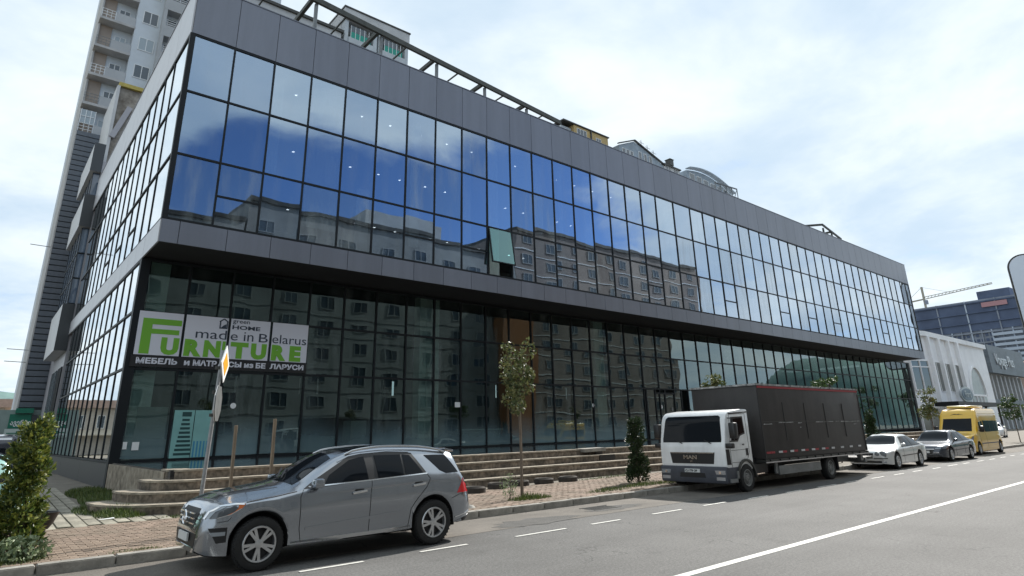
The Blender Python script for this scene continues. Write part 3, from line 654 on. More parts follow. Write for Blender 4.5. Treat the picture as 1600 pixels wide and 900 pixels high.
build('crown', MB().box(25.6, 34.5, 59.8, 74, 49.35, 50.9), m_gw, A2, world=True)
build('parapet', MB().box(25.5, 34.6, 59.7, 74, 50.91, 51.1), m_steelD, A2, world=True)
for xx in (25.8, 29.6, 30.3, 34.0): build('pier', MB().box(xx, xx+.45, 60.0, 60.99, 30, 49.34), m_pw, A2, world=True)
for r in range(4):
    z = 47.1 - 3.2*r
    for (xa, xb) in ((26.3,29.55),(30.8,33.95)):
        bl = build('balcony', MB().box(xa, xb, 59.9, 60.98, z-.7, z), m_pw, A2, world=True)
        tp = build('teal_glazing', MB().box(xa+.3, xb-.3, 60.1, 60.16, z+.02, z+.95), m_teal, bl); tp.location = -wloc(A2)
        gl = build('dark_glazing', MB().box(xa+.3, xb-.9, 60.1, 60.16, z+.96, z+1.8), m_far_glass, bl); gl.location = -wloc(A2)
        fr = MB()
        for q in range(5): xx = xa+.3 + (xb-xa-.9)*q/4; fr.box(xx, xx+.06, 60.05, 60.099, z+.02, z+1.8)
        b = build('glazing_frame', fr, m_wframe, bl); b.location = -wloc(A2)
# yellow house and the roofs to its right
A3 = empty('yellow_roof_house', (67, 60, 0), 'yellow rendered top floor with a pale left bay above the middle of the roof', 'building')
build('wall', MB().box(64.6, 72.6, 60, 72, 0, 47.8), m_yw, A3, world=True); build('pale_bay', MB().box(62.3, 64.55, 60.6, 72, 0, 47.3), m_pw, A3, world=True)
build('parapet', MB().box(62.1, 72.8, 59.8, 72, 47.82, 48.0), m_steelD, A3, world=True)
window(A3, 65.2, 67.4, 60, 45.3, 47.4, 3); window(A3, 69.6, 70.8, 60, 45.5, 47.0, 2); build('drainpipe', MB().box(68.3,68.5,59.8,59.99,30,47.8), m_steelD, A3, world=True)
m_bw = M('blue_grey_render', (.30,.36,.42), .8, var=.25, vscale=.7)
A4 = empty('blue_roof_house', (77, 58, 0), 'pale blue gabled penthouse right of the yellow house', 'building')
build('wall', MB().ext([(72.9,58,0),(84.5,58,0),(84.5,58,45.4),(79.0,58,47.2),(76.8,58,47.7),(72.9,58,46.0)], (0,12,0)), m_bw, A4, world=True)
build('roof', MB().bar((72.6,57.9,46.15),(76.9,57.9,47.95),.4,.16).bar((76.9,57.9,47.95),(85,57.9,45.5),.4,.16), m_steelD, A4, world=True)
for xx in (73.6,74.6,75.6,77.8,79.2,80.6): window(A4, xx, xx+.8, 58, 44.6, 45.7 if xx < 76 else 46.2, 1)
for q in range(3): build('antenna', MB().tube([(79.5+q*1.6,58.5,46),(79.4+q*1.6,58.4,48.9-.5*q)], .05, 5).bar((78.9+q*1.6,58.4,48.5-.5*q),(80.2+q*1.6,58.4,48.4-.5*q),.05,.05), m_steel, A4, world=True)
A5 = empty('grey_roof_house', (88, 58, 0), 'flat grey penthouse with an air conditioning unit on its roof', 'building')
build('wall', MB().box(84.7, 89.4, 58, 70, 0, 45.6).box(89.41, 91.3, 58.5, 70, 0, 45.2), m_gw, A5, world=True); build('parapet', MB().box(84.5, 89.5, 57.7, 70, 45.62, 45.85), m_steelD, A5, world=True)
for xx in (85.2, 87.3): window(A5, xx, xx+1.5, 58, 44.0, 45.6, 2)
window(A5, 89.8, 90.9, 58.5, 43.6, 44.7, 2)
build('air_conditioner', MB().box(86.2, 87.2, 57.6, 58.6, 45.9, 47.0).box(86.1,87.3,57.5,58.7,47.01,47.1), m_steelD, A5, world=True)
A6 = empty('curved_roof_house', (105, 58, 0), 'penthouse with a curved white roof edge and blue windows', 'building')
arc = [(91.5 + 15*t, 45.9 + 1.9*math.sin(PI*(t*.82+.14)) - 1.0*t) for t in [i/16 for i in range(17)]]
build('wall', MB().ext([(91.7,58,0),(106.3,58,0)] + [(x,58,z-.3) for x, z in arc[::-1]], (0,10,0)), m_bw, A6, world=True)
rf = MB()
for a in range(16): rf.bar((arc[a][0],57.6,arc[a][1]),(arc[a+1][0],57.6,arc[a+1][1]),1.0,.20)
build('roof', rf, m_bw, A6, world=True)
for q in range(6): window(A6, 92.4+q*2.2, 94.0+q*2.2, 58, 43.6-.1*q, 46.2-.15*q, 1, m_far_glass)
LT = empty('lattice_frame', (104, 40, 21), 'thin rusty lattice antenna frame lying on the roof edge', 'frame')
lt = MB()
def lat(p, q, hgt, n):
    p = Vector(p); q = Vector(q); u = Vector((0,0,hgt))
    lt.bar(p, q, .1, .1); lt.bar(p+u, q+u, .1, .1)
    for k in range(n+1): a = p.lerp(q, k/n); lt.bar(a, a+u, .06, .06); 
    for k in range(n): lt.bar(p.lerp(q,k/n), p.lerp(q,(k+1)/n)+u, .05, .05)
lat((48.5,30,22.3),(55.5,29.6,22.5),1.3,7); lat((52.5,30.2,23.4),(55.5,29.6,23.2),1.6,4)
build('lattice', lt, m_steel, LT, world=True); build('bracket', MB().bar((50,30,21),(50,30,22.4),.12,.12).bar((55,29.7,21),(55,29.7,23.4),.12,.12), m_steelD, LT, world=True)
# ------------------------------------------------------------------ white showroom to the right
m_show = M('showroom_white', (.88,.89,.90), .6, var=.10, vscale=.5); m_showg = M('showroom_glass', (.10,.11,.10), .1, spec=.9)
S = empty('car_showroom', (112, 30, 0), 'white two storey car showroom with a tall arched window', 'building')
build('wall', MB().ext([(95.5,37,0),(99.0,31.2,0),(103.2,30,0),(133,30,0),(133,60,0),(95.5,60,0)], (0,0,13.6)), m_show, S, world=True)
build('cornice', MB().ext([(95.2,36.9,13.61),(98.8,30.8,13.61),(103.1,29.6,13.61),(133.2,29.6,13.61),(133.2,60,13.61),(95.2,60,13.61)], (0,0,.7)), m_show, S, world=True)
for xx in (104.0, 108.4, 112.9, 117.2): boxpart('pilaster', S, xx-.35, xx+.35, 29.5, 30, 0, 13.6, m_show)
for (xa, xb) in ((104.5,107.9),(108.9,112.4),(113.4,116.7)): window(S, xa, xb, 30, 5.9, 10.1, 2, m_showg, m_show, d=.12); window(S, xa, xb, 30, 1.0, 3.4, 2, m_showg, m_show, d=.12)
for (p, q) in (((99.2,31.1),(102.9,30.05)),((95.7,36.6),(98.7,31.6))):
    p = Vector((*p,0)); q = Vector((*q,0)); nrm = (q-p).cross(Vector((0,0,1))).normalized()
    for (za, zb) in ((6.0,10.1),(.6,3.6)):
        gg = build('bay_glass', MB().ext([p+Vector((0,0,za)), q+Vector((0,0,za)), q+Vector((0,0,zb)), p+Vector((0,0,zb))], nrm*.06), m_showg, S, world=True)
        ff = MB(); 
        for t in (0,.5,1): a = p.lerp(q,t)+nrm*.08; ff.bar(a+Vector((0,0,za)), a+Vector((0,0,zb)), .2, .2)
        for z in (za, zb-.9, zb): ff.bar(p+nrm*.09+Vector((0,0,z)), q+nrm*.09+Vector((0,0,z)), .16, .16)
        b = build('bay_frame', ff, m_show, gg); b.location = -wloc(S)
def arch(x0, x1, z0, zs_, y, n=18):
    c = (x0+x1)/2; r = (x1-x0)/2
    return [(x0,y,z0),(x1,y,z0)] + [(c+r*math.cos(PI*i/n), y, zs_+(10.2-zs_)*math.sin(PI*i/n)) for i in range(n+1)]
build('arch_recess', MB().ext(arch(120.3,128.0,.2,5.6,29.93), (0,.05,0)), M('arch_glass', (.42,.45,.46), .25, spec=.7, var=.15, vscale=.6), S, world=True)
am = MB(); pts = arch(120.3,128.0,.2,5.6,29.85)[2:]
for a in range(len(pts)-1): am.bar(pts[a], pts[a+1], .25, .25)
for xx in (122.2,124.1,126.0): am.box(xx-.08,xx+.08,29.8,29.92,.2,5.6)
am.box(120.3,128,29.79,29.92,5.5,5.8); build('arch_frame', am, m_show, S, world=True)
CN = empty('entrance_canopy', (108, 28, 0), 'black flat entrance canopy in front of the white showroom', 'canopy')
build('canopy_roof', MB().box(99.5, 120, 26.5, 29.3, 3.75, 4.3), m_black, CN, world=True)
for xx in (100,106,113,119.5): build('post', MB().box(xx-.12,xx+.12,26.7,26.95,.1,3.74), m_steelD, CN, world=True)
OV = empty('oval_sign', (115.2, 29.3, 5.6), 'oval silver emblem sign above the showroom canopy', 'sign')
m_ov = M('oval_silver', (.5,.52,.54), .3, .6); m_ovb = M('oval_blue', (.10,.14,.2), .3)
def oval(rx, rz, y0, y1): return MB().ext([(115.2+rx*math.cos(2*PI*i/28), y0, 5.6+rz*math.sin(2*PI*i/28)) for i in range(28)], (0, y1-y0, 0))
build('rim', oval(3.0,1.15,29.3,29.55), m_ov, OV, world=True); build('face', oval(2.6,.9,29.24,29.31), m_ovb, OV, world=True)
text('lettering', 'Ford', (115.2, 29.2, 5.2), 1.35, m_ov, OV, .05, bold=.02, align='CENTER', sx=1.15)
SB = empty('dark_shop_building', (154, 32, 0), 'grey shop building with a dark signboard right of the white showroom', 'building')
m_shopg = M('shop_grey', (.42,.44,.45), .7, var=.1); m_slate = M('slate_board', (.10,.125,.15), .45, var=.35, vscale=.4, stretch=(1,1,3))
build('wall', MB().box(134, 168, 33, 60, 0, 14), m_shopg, SB, world=True)
for k in range(9): boxpart('column', SB, 141.6+k*3.0, 142.4+k*3.0, 32.3, 33, .1, 10, m_shopg)
for k in range(8): boxpart('window_bay', SB, 142.5+k*3.0, 144.5+k*3.0, 32.8, 32.99, .6, 9.6, m_showg)
boxpart('floor_band', SB, 141, 168, 32.2, 33, 4.6, 5.4, m_slate)
build('sign_board', MB().box(141.3, 167, 31.2, 32.2, 10.1, 15.2), m_slate, SB, world=True)
text('lettering', 'Voyage Plus', (144.6, 31.15, 11.7), 2.9, m_ov, SB, .25, bold=.03, sx=.92)
BR = empty('red_roof_house', (185, 36, 0), 'house with a pinkish tiled roof at the right edge', 'house')
build('wall', MB().box(172, 205, 36, 60, 0, 14.2), M('brown_render', (.30,.22,.17), .85, var=.2), BR, world=True)
build('roof', MB().ext([(168,34,14.3),(168,62,14.3),(172,48,20)],(40,0,0)), M('pink_tile', (.50,.26,.19), .8, var=.25, vscale=1.5), BR, world=True)
# ------------------------------------------------------------------ unfinished high-rise, crane
m_haze = M('haze_blue', (.085,.115,.19), .8, var=.30, vscale=.06, col2=(.055,.075,.13)); m_hr = M('raw_concrete', (.24,.27,.33), .85, var=.3, vscale=.1); m_hrw = M('floor_slabs_pale', (.40,.46,.55), .7)  # distance haze put into these colours as a blue tint
ha, hb = Vector((.9601, .2798, 0))*520, Vector((.9846, .175, 0))*504
hd = (hb-ha).normalized(); hn = hd.cross(Vector((0,0,1))); ha = ha - hd*25; hw = (hb-ha).length + 60; HZ = 78.0
HR = empty('unfinished_high_rise', tuple(ha + hd*hw*.5), 'huge unfinished high-rise tinted blue for distance haze on the right', 'building')
def hp(u, z, d=0): p = ha + hd*u + hn*d; return Vector((p.x, p.y, z))
def hbox(mb, u0, u1, z0, z1, d0, d1): return mb.ext([hp(u0,z0,d0), hp(u1,z0,d0), hp(u1,z1,d0), hp(u0,z1,d0)], hn*(d1-d0))
build('frame', hbox(MB(), 0, hw, 0, HZ, -30, 0), m_hr, HR, world=True)
build('haze_tint', hbox(MB(), 0, hw, HZ-20, HZ-1.5, .01, .5), m_haze, HR, world=True)
for k in range(10): build('floor_slab', hbox(MB(), -.5, hw+.5, HZ-2-k*6.6, HZ-1.2-k*6.6, .52, 1.3), m_haze if k < 3 else m_hr, HR, world=True)
for k in range(22): build('column', hbox(MB(), 4+k*5.6, 4.7+k*5.6, 0, HZ-20 if k % 3 else HZ, .51, 1.1), m_hrw if k % 2 else m_hr, HR, world=True)
wgrid = MB()
for r in range(14):
    for c in range(46):
        if 66 < c*2.6 < 82: continue
        if random.random() < .75: hbox(wgrid, 2+c*2.6, 3.6+c*2.6, HZ-24-r*3.3, HZ-22.2-r*3.3, .02, .3)
build('window_openings', wgrid, m_haze, HR, world=True, kind='stuff')
for k in range(14): build('stair_slab', hbox(MB(), 66, 82, HZ-24.5-k*3.3, HZ-22.8-k*3.3, .55, 2.0), m_hrw, HR, world=True)
build('rooftop_box', hbox(MB(), 62, 80, HZ+.01, HZ+5.5, -12, -2), m_haze, HR, world=True)
build('banner', hbox(MB(), 64, 78, HZ-5.5, HZ-2.5, 1.31, 1.5), M('faded_red', (.40,.22,.24), .8), HR, world=True)
CR = empty('tower_crane', tuple(Vector((.9608,.2772,0))*560), 'slender yellow tower crane above the unfinished high-rise', 'crane')
m_cr = M('crane_paint', (.30,.28,.22), .6); ca = Vector((.9633,.2684,0))*560; cdir = (Vector((.9834,.1814,0))*545 - Vector((.9613,.2756,0))*568).normalized()
def cp(u, z): return Vector((ca.x, ca.y, z)) + cdir*u
build('mast', MB().bar(cp(0,0), cp(0,100), 1.3, 1.3), m_cr, CR, world=True)
jb = MB(); jb.bar(cp(0,90.5), cp(46,93.0), .5, .5).bar(cp(0,92.2), cp(46,93.8), .4, .4)
for k in range(18): jb.bar(cp(k*2.5,90.6+k*.14), cp(k*2.5+1.3,92.2+k*.09), .25, .25)
build('jib', jb, m_cr, CR, world=True)
build('counter_jib', MB().bar(cp(-14,90.0), cp(0,90.6), .8, 1.0), m_cr, CR, world=True); build('counterweight', MB().bar(cp(-14.5,87.2), cp(-14.5,90.5), 2.2, 2.2), m_hr, CR, world=True)
build('cab', MB().bar(cp(1.2,86.5), cp(1.2,89.6), 2, 2), m_hr, CR, world=True); build('tie', MB().bar(cp(0,99.8), cp(20,91.8), .18, .18).bar(cp(0,99.8), cp(-13,90.5), .18, .18), m_cr, CR, world=True)
# ------------------------------------------------------------------ big rounded panel at the right edge
BP = empty('rounded_billboard', (121.5, 19, 0), 'large pale rounded signboard with a thin dark rim at the right edge', 'billboard')
bo = Vector((120.8, 21.5, 0)); bu = Vector((.35, -.937, 0)); bn = Vector((-.937, -.35, 0))
def rrect(u0, u1, z0, z1, r, d, n=8):
    pts = []
    for (cx, cz, a0) in ((u1-r,z1-r,0),(u0+r,z1-r,PI/2),(u0+r,z0+r,PI),(u1-r,z0+r,1.5*PI)):
        for i in range(n+1): a = a0 + PI/2*i/n; q = bo + bu*(cx+r*math.cos(a)) + bn*d; pts.append((q.x, q.y, cz+r*math.sin(a)))
    return pts
build('rim', MB().ext(rrect(0,7,10.5,26.5,2.2,0), bn*.3), m_steelD, BP, world=True)
build('face', MB().ext(rrect(.22,6.78,10.72,26.28,2.0,.301), bn*.05), M('pale_panel', (.62,.69,.78), .5), BP, world=True)
build('post', MB().bar(tuple(bo+bu*3.5-bn*.2), tuple(bo+bu*3.5-bn*.2+Vector((0,0,12))), .5, .3), m_steelD, BP, world=True)
# ------------------------------------------------------------------ low house and hill on the far left
LH = empty('low_house', (-2, 110, 0), 'low cream building with a flat roof far off at the left edge', 'house')
build('wall', MB().box(-14, 3.3, 110, 120, 0, 6.4), M('cream_render', (.46,.42,.37), .85, var=.15), LH, world=True); build('roof', MB().box(-15, 4.1, 109, 121, 6.41, 7.5), M('terracotta', (.42,.30,.25), .8, var=.2), LH, world=True)
for k in range(5): window(LH, -9+k*2.5, -7.6+k*2.5, 110, 3.6, 5.4, 2)
build('awning', MB().ext([(-14,108.5,2.6),(3.2,108.5,2.6),(3.2,110,3.3),(-14,110,3.3)],(0,0,.15)), M('awning_cream', (.5,.45,.36), .8), LH, world=True)
hb_ = bmesh.new(); nxh, nyh = 60, 16
vs = [[hb_.verts.new((-700 + 1000*i/nxh, 560 + 30*j, max(0, 62*math.sin(PI*min(1,(j/nyh)*1.0)*.5)*(.55+.45*math.sin(i*.31+1)) + random.uniform(-3,3)) if j else -2)) for j in range(nyh+1)] for i in range(nxh+1)]
for i in range(nxh):
    for j in range(nyh): hb_.faces.new((vs[i][j], vs[i+1][j], vs[i+1][j+1], vs[i][j+1]))
hm = bpy.data.meshes.new('hill'); hb_.to_mesh(hm); hb_.free()
finish('hill', hm, M('wooded_hill', (.11,.19,.17), .95, var=.45, vscale=.05, col2=(.07,.12,.12)), None, True, 'structure', None, None, None)
hb2 = bmesh.new(); vs2 = [[hb2.verts.new((430 + 20*i, -250 + 14*j, -2 if j in (0,14) or i == 0 else 58*math.sin(PI*j/14)*(.65+.35*math.sin(i*.5+.6))*min(1,i/5+.35) + random.uniform(-3,3))) for j in range(15)] for i in range(38)]
for i in range(37):
    for j in range(14): hb2.faces.new((vs2[i][j], vs2[i+1][j], vs2[i+1][j+1], vs2[i][j+1]))
hm2 = bpy.data.meshes.new('hill'); hb2.to_mesh(hm2); hb2.free(); finish('hill', hm2, bpy.data.materials['wooded_hill'], None, True, 'structure', None, None, None)
# ------------------------------------------------------------------ across the street (seen mirrored in the glass)
m_opf = M('old_window_frame', (.36,.37,.37), .6); m_op1 = M('panel_block_grey', (.33,.335,.33), .9, var=.3, vscale=.25); m_op2 = M('panel_block_brown', (.28,.235,.21), .9, var=.25, vscale=.25); m_op3 = M('orange_render', (.36,.15,.06), .85)
def opposite(label, x0, x1, h, wall, step=4.3, winw=1.9, rows=None):
    o = empty('panel_block', ((x0+x1)/2, -21, 0), label, 'building')
    build('wall', MB().box(x0, x1, -28, -15, 0, h), wall, o, world=True); build('parapet', MB().box(x0+.01, x1-.01, -28.2, -14.8, h+.002, h+.5), m_steelD, o, world=True)
    n = int((x1-x0)/step); rows = rows or int((h-1.5)/2.95)
    fm_ = MB(); t = .08
    for (a, b, c, d) in ((-winw/2,winw/2,-.75,-.75+t),(-winw/2,winw/2,.75-t,.75),(-winw/2,-winw/2+t,-.75+t,.75-t),(winw/2-t,winw/2,-.75+t,.75-t),(-t/2,t/2,-.75+t,.75-t)): fm_.box(a, b, -.02, .08, c, d)
    wm = bpy.data.meshes.new('window'); wm.from_pydata(fm_.v, [], fm_.f); wm.materials.append(m_opf)
    gm = MB().box(-winw/2+.04, winw/2-.04, 0, .03, -.7, .7); pm = bpy.data.meshes.new('pane'); pm.from_pydata(gm.v, [], gm.f); pm.materials.append(m_far_glass)
    slabs = MB()
    for r in range(rows):
        slabs.box(x0+.02, x1-.02, -15.0, -14.94, 1.2+2.95*r-.05, 1.2+2.95*r+.05)
        for c in range(n):
            wo = meshobj('window', wm, o, Vector((x0+(c+.5)*(x1-x0)/n, -15, 2.8+2.95*r)) - wloc(o)); meshobj('pane', pm, wo, (0,0,0))
    build('panel_joints', slabs, m_wframe if wall is m_op2 else m_op1, o, world=True)
    return o
opposite('grey panel block opposite the corner of the glass building', -30, 19, 23.8, m_op1, 4.6)
opposite('tall grey panel block with a stair head across the street', 19.2, 58, 26.4, m_op1, 4.4)
opposite('brown panel block at the end of the row across the street', 58.1, 104, 31.2, m_op2, 4.4)
ot = empty('orange_stair_tower', (61.5, -14, 0), 'orange rendered stair tower standing against the brown panel block', 'building')
build('wall', MB().box(58.2, 64.9, -14.85, -13.0, 0, 21.5), m_op3, ot, world=True); build('roof_cap', MB().box(58.0, 65.1, -14.86, -12.8, 21.51, 21.9), m_steelD, ot, world=True)
sh = empty('stair_head', (40, -20, 26.9), 'grey stair head on the roof of the panel block', 'roof structure'); build('wall', MB().box(34, 45, -25, -16, 26.91, 29), m_gw, sh, world=True)
for (x, y, wd, h) in ((-70,60,24,44),):
    o = apartment('distant_block', {20:'low grey block far along the street opposite', 24:'longer grey block farthest along the street opposite', 44:'tall pale block standing to the left of the side street'}[h], x, x+wd, y, h, m_op1 if h < 40 else m_pw, 3, 0, 1, [m_far_glass])
    fx = y + 14
    for r in range(int(h/3.2)):
        for c in range(int(wd/4)):
            window(o, x+1+c*4, x+3+c*4, fx, 1.5+r*3.2, 3.0+r*3.2, 2, frame=m_opf, face=1)
    if h > 40:
        for r in range(13):
            for c in range(3): boxpart('window', o, x+wd, x+wd+.06, y+1.2+c*4.4, y+3.4+c*4.4, 1.5+r*3.2, 3.1+r*3.2, m_far_glass)
# ------------------------------------------------------------------ vehicles
def pchip(pts):
    xs_ = [p[0] for p in pts]; ys_ = [p[1] for p in pts]; n = len(xs_)
    h = [xs_[i+1]-xs_[i] for i in range(n-1)]; d = [(ys_[i+1]-ys_[i])/h[i] for i in range(n-1)]
    m = [0]*n
    if n == 2: m = [d[0], d[0]]
    else:
        m[0] = d[0]; m[-1] = d[-1]
        for i in range(1, n-1):
            if d[i-1]*d[i] > 0: w1 = 2*h[i]+h[i-1]; w2 = h[i]+2*h[i-1]; m[i] = (w1+w2)/(w1/d[i-1]+w2/d[i])
    def f(x):
        if x <= xs_[0]: return ys_[0]
        if x >= xs_[-1]: return ys_[-1]
        i = 0
        while x > xs_[i+1]: i += 1
        t = (x-xs_[i])/h[i]; t2 = t*t; t3 = t2*t
        return (2*t3-3*t2+1)*ys_[i] + (t3-2*t2+t)*h[i]*m[i] + (-2*t3+3*t2)*ys_[i+1] + (t3-t2)*h[i]*m[i+1]
    return f
def crom(p, n):
    """Catmull-Rom through the ring points; n[i] pieces in segment i"""
    out = []
    for i in range(len(p)-1):
        a = p[max(i-1,0)]; b = p[i]; c = p[i+1]; d = p[min(i+2,len(p)-1)]
        for k in range(n[i]):
            t = k/n[i]
            out.append(tuple(.5*((2*b[j]) + (-a[j]+c[j])*t*.8 + (2*a[j]-5*b[j]+4*c[j]-d[j])*t*t*.8 + (-a[j]+3*b[j]-3*c[j]+d[j])*t**3*.8) if k else b[j] for j in (0,1)))
    out.append(p[-1]); return out
m_tyre = M('tyre_rubber', (.018,.018,.018), .85, var=.3, vscale=8); m_rim = M('alloy', (.55,.56,.57), .28, .85); m_rimd = M('wheel_dark', (.02,.02,.022), .7)
m_under = M('underbody', (.008,.008,.008), .95)
m_cglass = M('car_glass', (.006,.008,.011), .03, spec=.16); m_trim = M('car_trim', (.015,.015,.016), .35); m_chrome = M('chrome', (.72,.73,.74), .12, 1)
m_gap = M('panel_gap', (.01,.01,.01), .9); m_lamp = M('lamp_lens', (.30,.33,.36), .06, .3, spec=1); m_lampd = M('lamp_inner', (.06,.07,.08), .1, spec=1); m_red = M('tail_red', (.45,.01,.015), .12, spec=.9); m_amber = M('amber', (.60,.16,.05), .15)
m_plate = M('number_plate', (.62,.63,.62), .5)
def paint(name, col, metal=.4, rough=.3):
    return M(name, col, rough, metal, coat=1.0, spec=.5)
def tiltpaint(m): m.node_tree.nodes['Principled BSDF'].inputs['Coat Roughness'].default_value = .04
class Car:
    def __init__(s, name, label, cat, loc, rz, cv, wheels, ra, L_, pm, group='parked vehicles along the kerb', flip=False):
        s.root = empty(name, loc, label, cat, group, rz); s.L = L_; s.pm = pm; tiltpaint(pm)
        c = {k: pchip(v) for k, v in cv.items()}; s.c = c
        X = [L_*i/90 for i in range(91)]
        for (xc, r) in wheels:
            for t in range(15): X.append(xc + ra*math.cos(PI*t/14)); 
            X += [xc-ra-.004, xc+ra+.004]
        X = sorted(x for x in set(round(x,4) for x in X) if 0 <= x <= L_)
        X = [x for i, x in enumerate(X) if i == 0 or x - X[i-1] > .0035]
        seg = [1,1,5,3,4,6,4,4]; rings = []
        for x in X:
            zl = c['zL'](x)
            for (xc, r) in wheels:
                if abs(x-xc) < ra: zl = max(zl, r + math.sqrt(ra*ra-(x-xc)**2)*1.0)
            zM = max(c['zM'](x), zl+.06); zB = max(c['zB'](x), zM+.05); zR = max(c['zR'](x), zB+.012); zT = max(c['zT'](x), zR+.004)
            wS, wM, wB, wR = (c[k](x) for k in ('wS','wM','wB','wR'))
            p = [(0,zl),(wS-.10,zl),(wS,zl+.02),(wM,zM),((wM+wB)/2+.006,(zM+zB)/2+.02),(wB,zB),(wR,zR),(wR*.55,zR+(zT-zR)*.78),(0,zT)]
            rings.append([p[0],p[1]] + crom(p[2:], seg[2:]))
        nr = len(rings[0]); vs = []; fs = []; mi = []
        for x, r in zip(X, rings):
            vs += [(x, -y, z) for y, z in r] + [(x, y, z) for y, z in r[1:-1][::-1]]
        m = 2*nr-2
        for i in range(len(X)-1):
            for k in range(m):
                k2 = (k+1) % m; fs.append((i*m+k, i*m+k2, (i+1)*m+k2, (i+1)*m+k)); mi.append(1 if (k < 2 or k >= m-2) else 0)
        fs.append(tuple(range(m))[::-1]); fs.append(tuple(range((len(X)-1)*m, len(X)*m))); mi += [0,0]
        me = bpy.data.meshes.new('body'); me.from_pydata(vs, [], fs); me.materials.append(pm); me.materials.append(m_under)
        me.polygons.foreach_set('material_index', mi); bm = bmesh.new(); bm.from_mesh(me); bmesh.ops.recalc_face_normals(bm, faces=bm.faces); bm.to_mesh(me)
        s.bvh = BVHTree.FromBMesh(bm); bm.free()
        me.polygons.foreach_set('use_smooth', [True]*len(me.polygons)); me.set_sharp_from_angle(angle=math.radians(38))
        s.body = bpy.data.objects.new('body', me); C.objects.link(s.body); s.body.parent = s.root
        yw = max(v for _, v in cv['wM']) - .285; zt = wheels[0][1] + ra + .02
        build('inner_arch', MB().box(.30, L_-.30, -yw, yw, .24, min(zt, c['zB'](.35)-.05)), m_under, s.root)
    def hit(s, a, b, plane):
        o, d = {'L': ((a,-4,b),(0,1,0)), 'R': ((a,4,b),(0,-1,0)), 'T': ((a,b,6),(0,0,-1)), 'F': ((-4,a,b),(1,0,0)), 'B': ((s.L+4,a,b),(-1,0,0))}[plane]
        p, n, i, dist = s.bvh.ray_cast(Vector(o), Vector(d))
        if p is None:
            o2 = Vector(o) + Vector(d)*(4 if plane in 'LRF' else 5); p, n, i, dist = s.bvh.find_nearest(o2)
        if n.dot(Vector(d)) > 0: n = -n
        return p, n
    def patch(s, name, poly, plane, mat, off=.006, parent=None, step=.07, label=None, skirt=.012):
        P2 = []
        for i in range(len(poly)):
            a = Vector(poly[i]); b = Vector(poly[(i+1) % len(poly)]); n = max(1, int((b-a).length/step))
            P2 += [a.lerp(b, k/n) for k in range(n)]
        nb = len(P2); pts = list(P2)
        x0, x1 = min(p.x for p in P2), max(p.x for p in P2); y0, y1 = min(p.y for p in P2), max(p.y for p in P2)
        def inside(q):
            r = False
            for i in range(nb):
                a, b = P2[i], P2[(i+1) % nb]
                if (a.y > q.y) != (b.y > q.y) and q.x < (b.x-a.x)*(q.y-a.y)/(b.y-a.y)+a.x: r = not r
            return r
        nx, ny = int((x1-x0)/step), int((y1-y0)/step)
        for i in range(1, nx+1):
            for j in range(1, ny+1):
                q = Vector((x0+(x1-x0)*i/(nx+1), y0+(y1-y0)*j/(ny+1)))
                if inside(q) and min((q-p).length for p in P2) > step*.35: pts.append(q)
        V, E_, F_, *_r = delaunay_2d_cdt(pts, [(i,(i+1) % nb) for i in range(nb)], [], 1, 1e-6)
        hv = [s.hit(p.x, p.y, plane) for p in V]; vs = [p + n*off for p, n in hv]; n0 = len(vs)
        ec = {}
        for f in F_:
            for a, b in zip(f, list(f[1:]) + [f[0]]): ec.setdefault(tuple(sorted((a,b))), []).append((a,b))
        fs = [tuple(f) for f in F_]; low = {}
        for k, v in ec.items():
            if len(v) == 1:
                a, b = v[0]
                for q in (a, b):
                    if q not in low: low[q] = len(vs); vs.append(hv[q][0] - hv[q][1]*skirt)
                fs.append((b, a, low[a], low[b]))
        return build(name, MB().add(vs, fs), mat, parent or s.root, 50, label=label)
    def strip(s, name, line, plane, width, mat, off=.0035, parent=None, step=.04):
        P2 = []
        for i in range(len(line)-1):
            a = Vector(line[i]); b = Vector(line[i+1]); n = max(1, int((b-a).length/step)); P2 += [a.lerp(b, k/n) for k in range(n)]
        P2.append(Vector(line[-1])); vs = []; fs = []
        for i, p in enumerate(P2):
            t = (P2[min(i+1,len(P2)-1)] - P2[max(i-1,0)]).normalized(); q = Vector((-t.y, t.x))*width/2
            for w_ in (p-q, p+q):
                h, n = s.hit(w_.x, w_.y, plane); vs.append(h+n*off)
            for w_ in (p-q, p+q):
                h, n = s.hit(w_.x, w_.y, plane); vs.append(h-n*.004)
        for i in range(len(P2)-1):
            o = i*4
            for a, b in ((0,1),(1,3),(3,2),(2,0)): fs.append((o+a, o+b, o+4+b, o+4+a))
        return build(name, MB().add(vs, fs), mat, parent or s.root, 50)
    def wheels(s, xs_, yc, r, w_, style='five', rimm=None, rr=.67):
        rimm = rimm or m_rim
        wt = MB().lathe([(r*rr,-w_/2+.012),(r*(rr+.12),-w_/2-.004),(r*.94,-w_/2+.010),(r*.99,-w_/2+.045),(r,0),(r*.99,w_/2-.045),(r*.94,w_/2-.01),(r*rr,w_/2)], n=40)
        for k in range(40):                                         # shallow tread blocks round the shoulder
            t = 2*PI*k/40; wt.bar((r*.985*math.cos(t),-w_/2+.02,r*.985*math.sin(t)),(r*.997*math.cos(t+.05),-w_/2+.09,r*.997*math.sin(t+.05)),.02,.012,up=(math.cos(t),0,math.sin(t)))
        R_ = r*rr
        rm_ = MB().lathe([(R_+.004,-w_/2+.008),(R_-.004,-w_/2-.002),(R_-.024,-w_/2+.004),(R_-.03,-w_/2+.03),(R_-.03,w_/2-.01)], n=40)
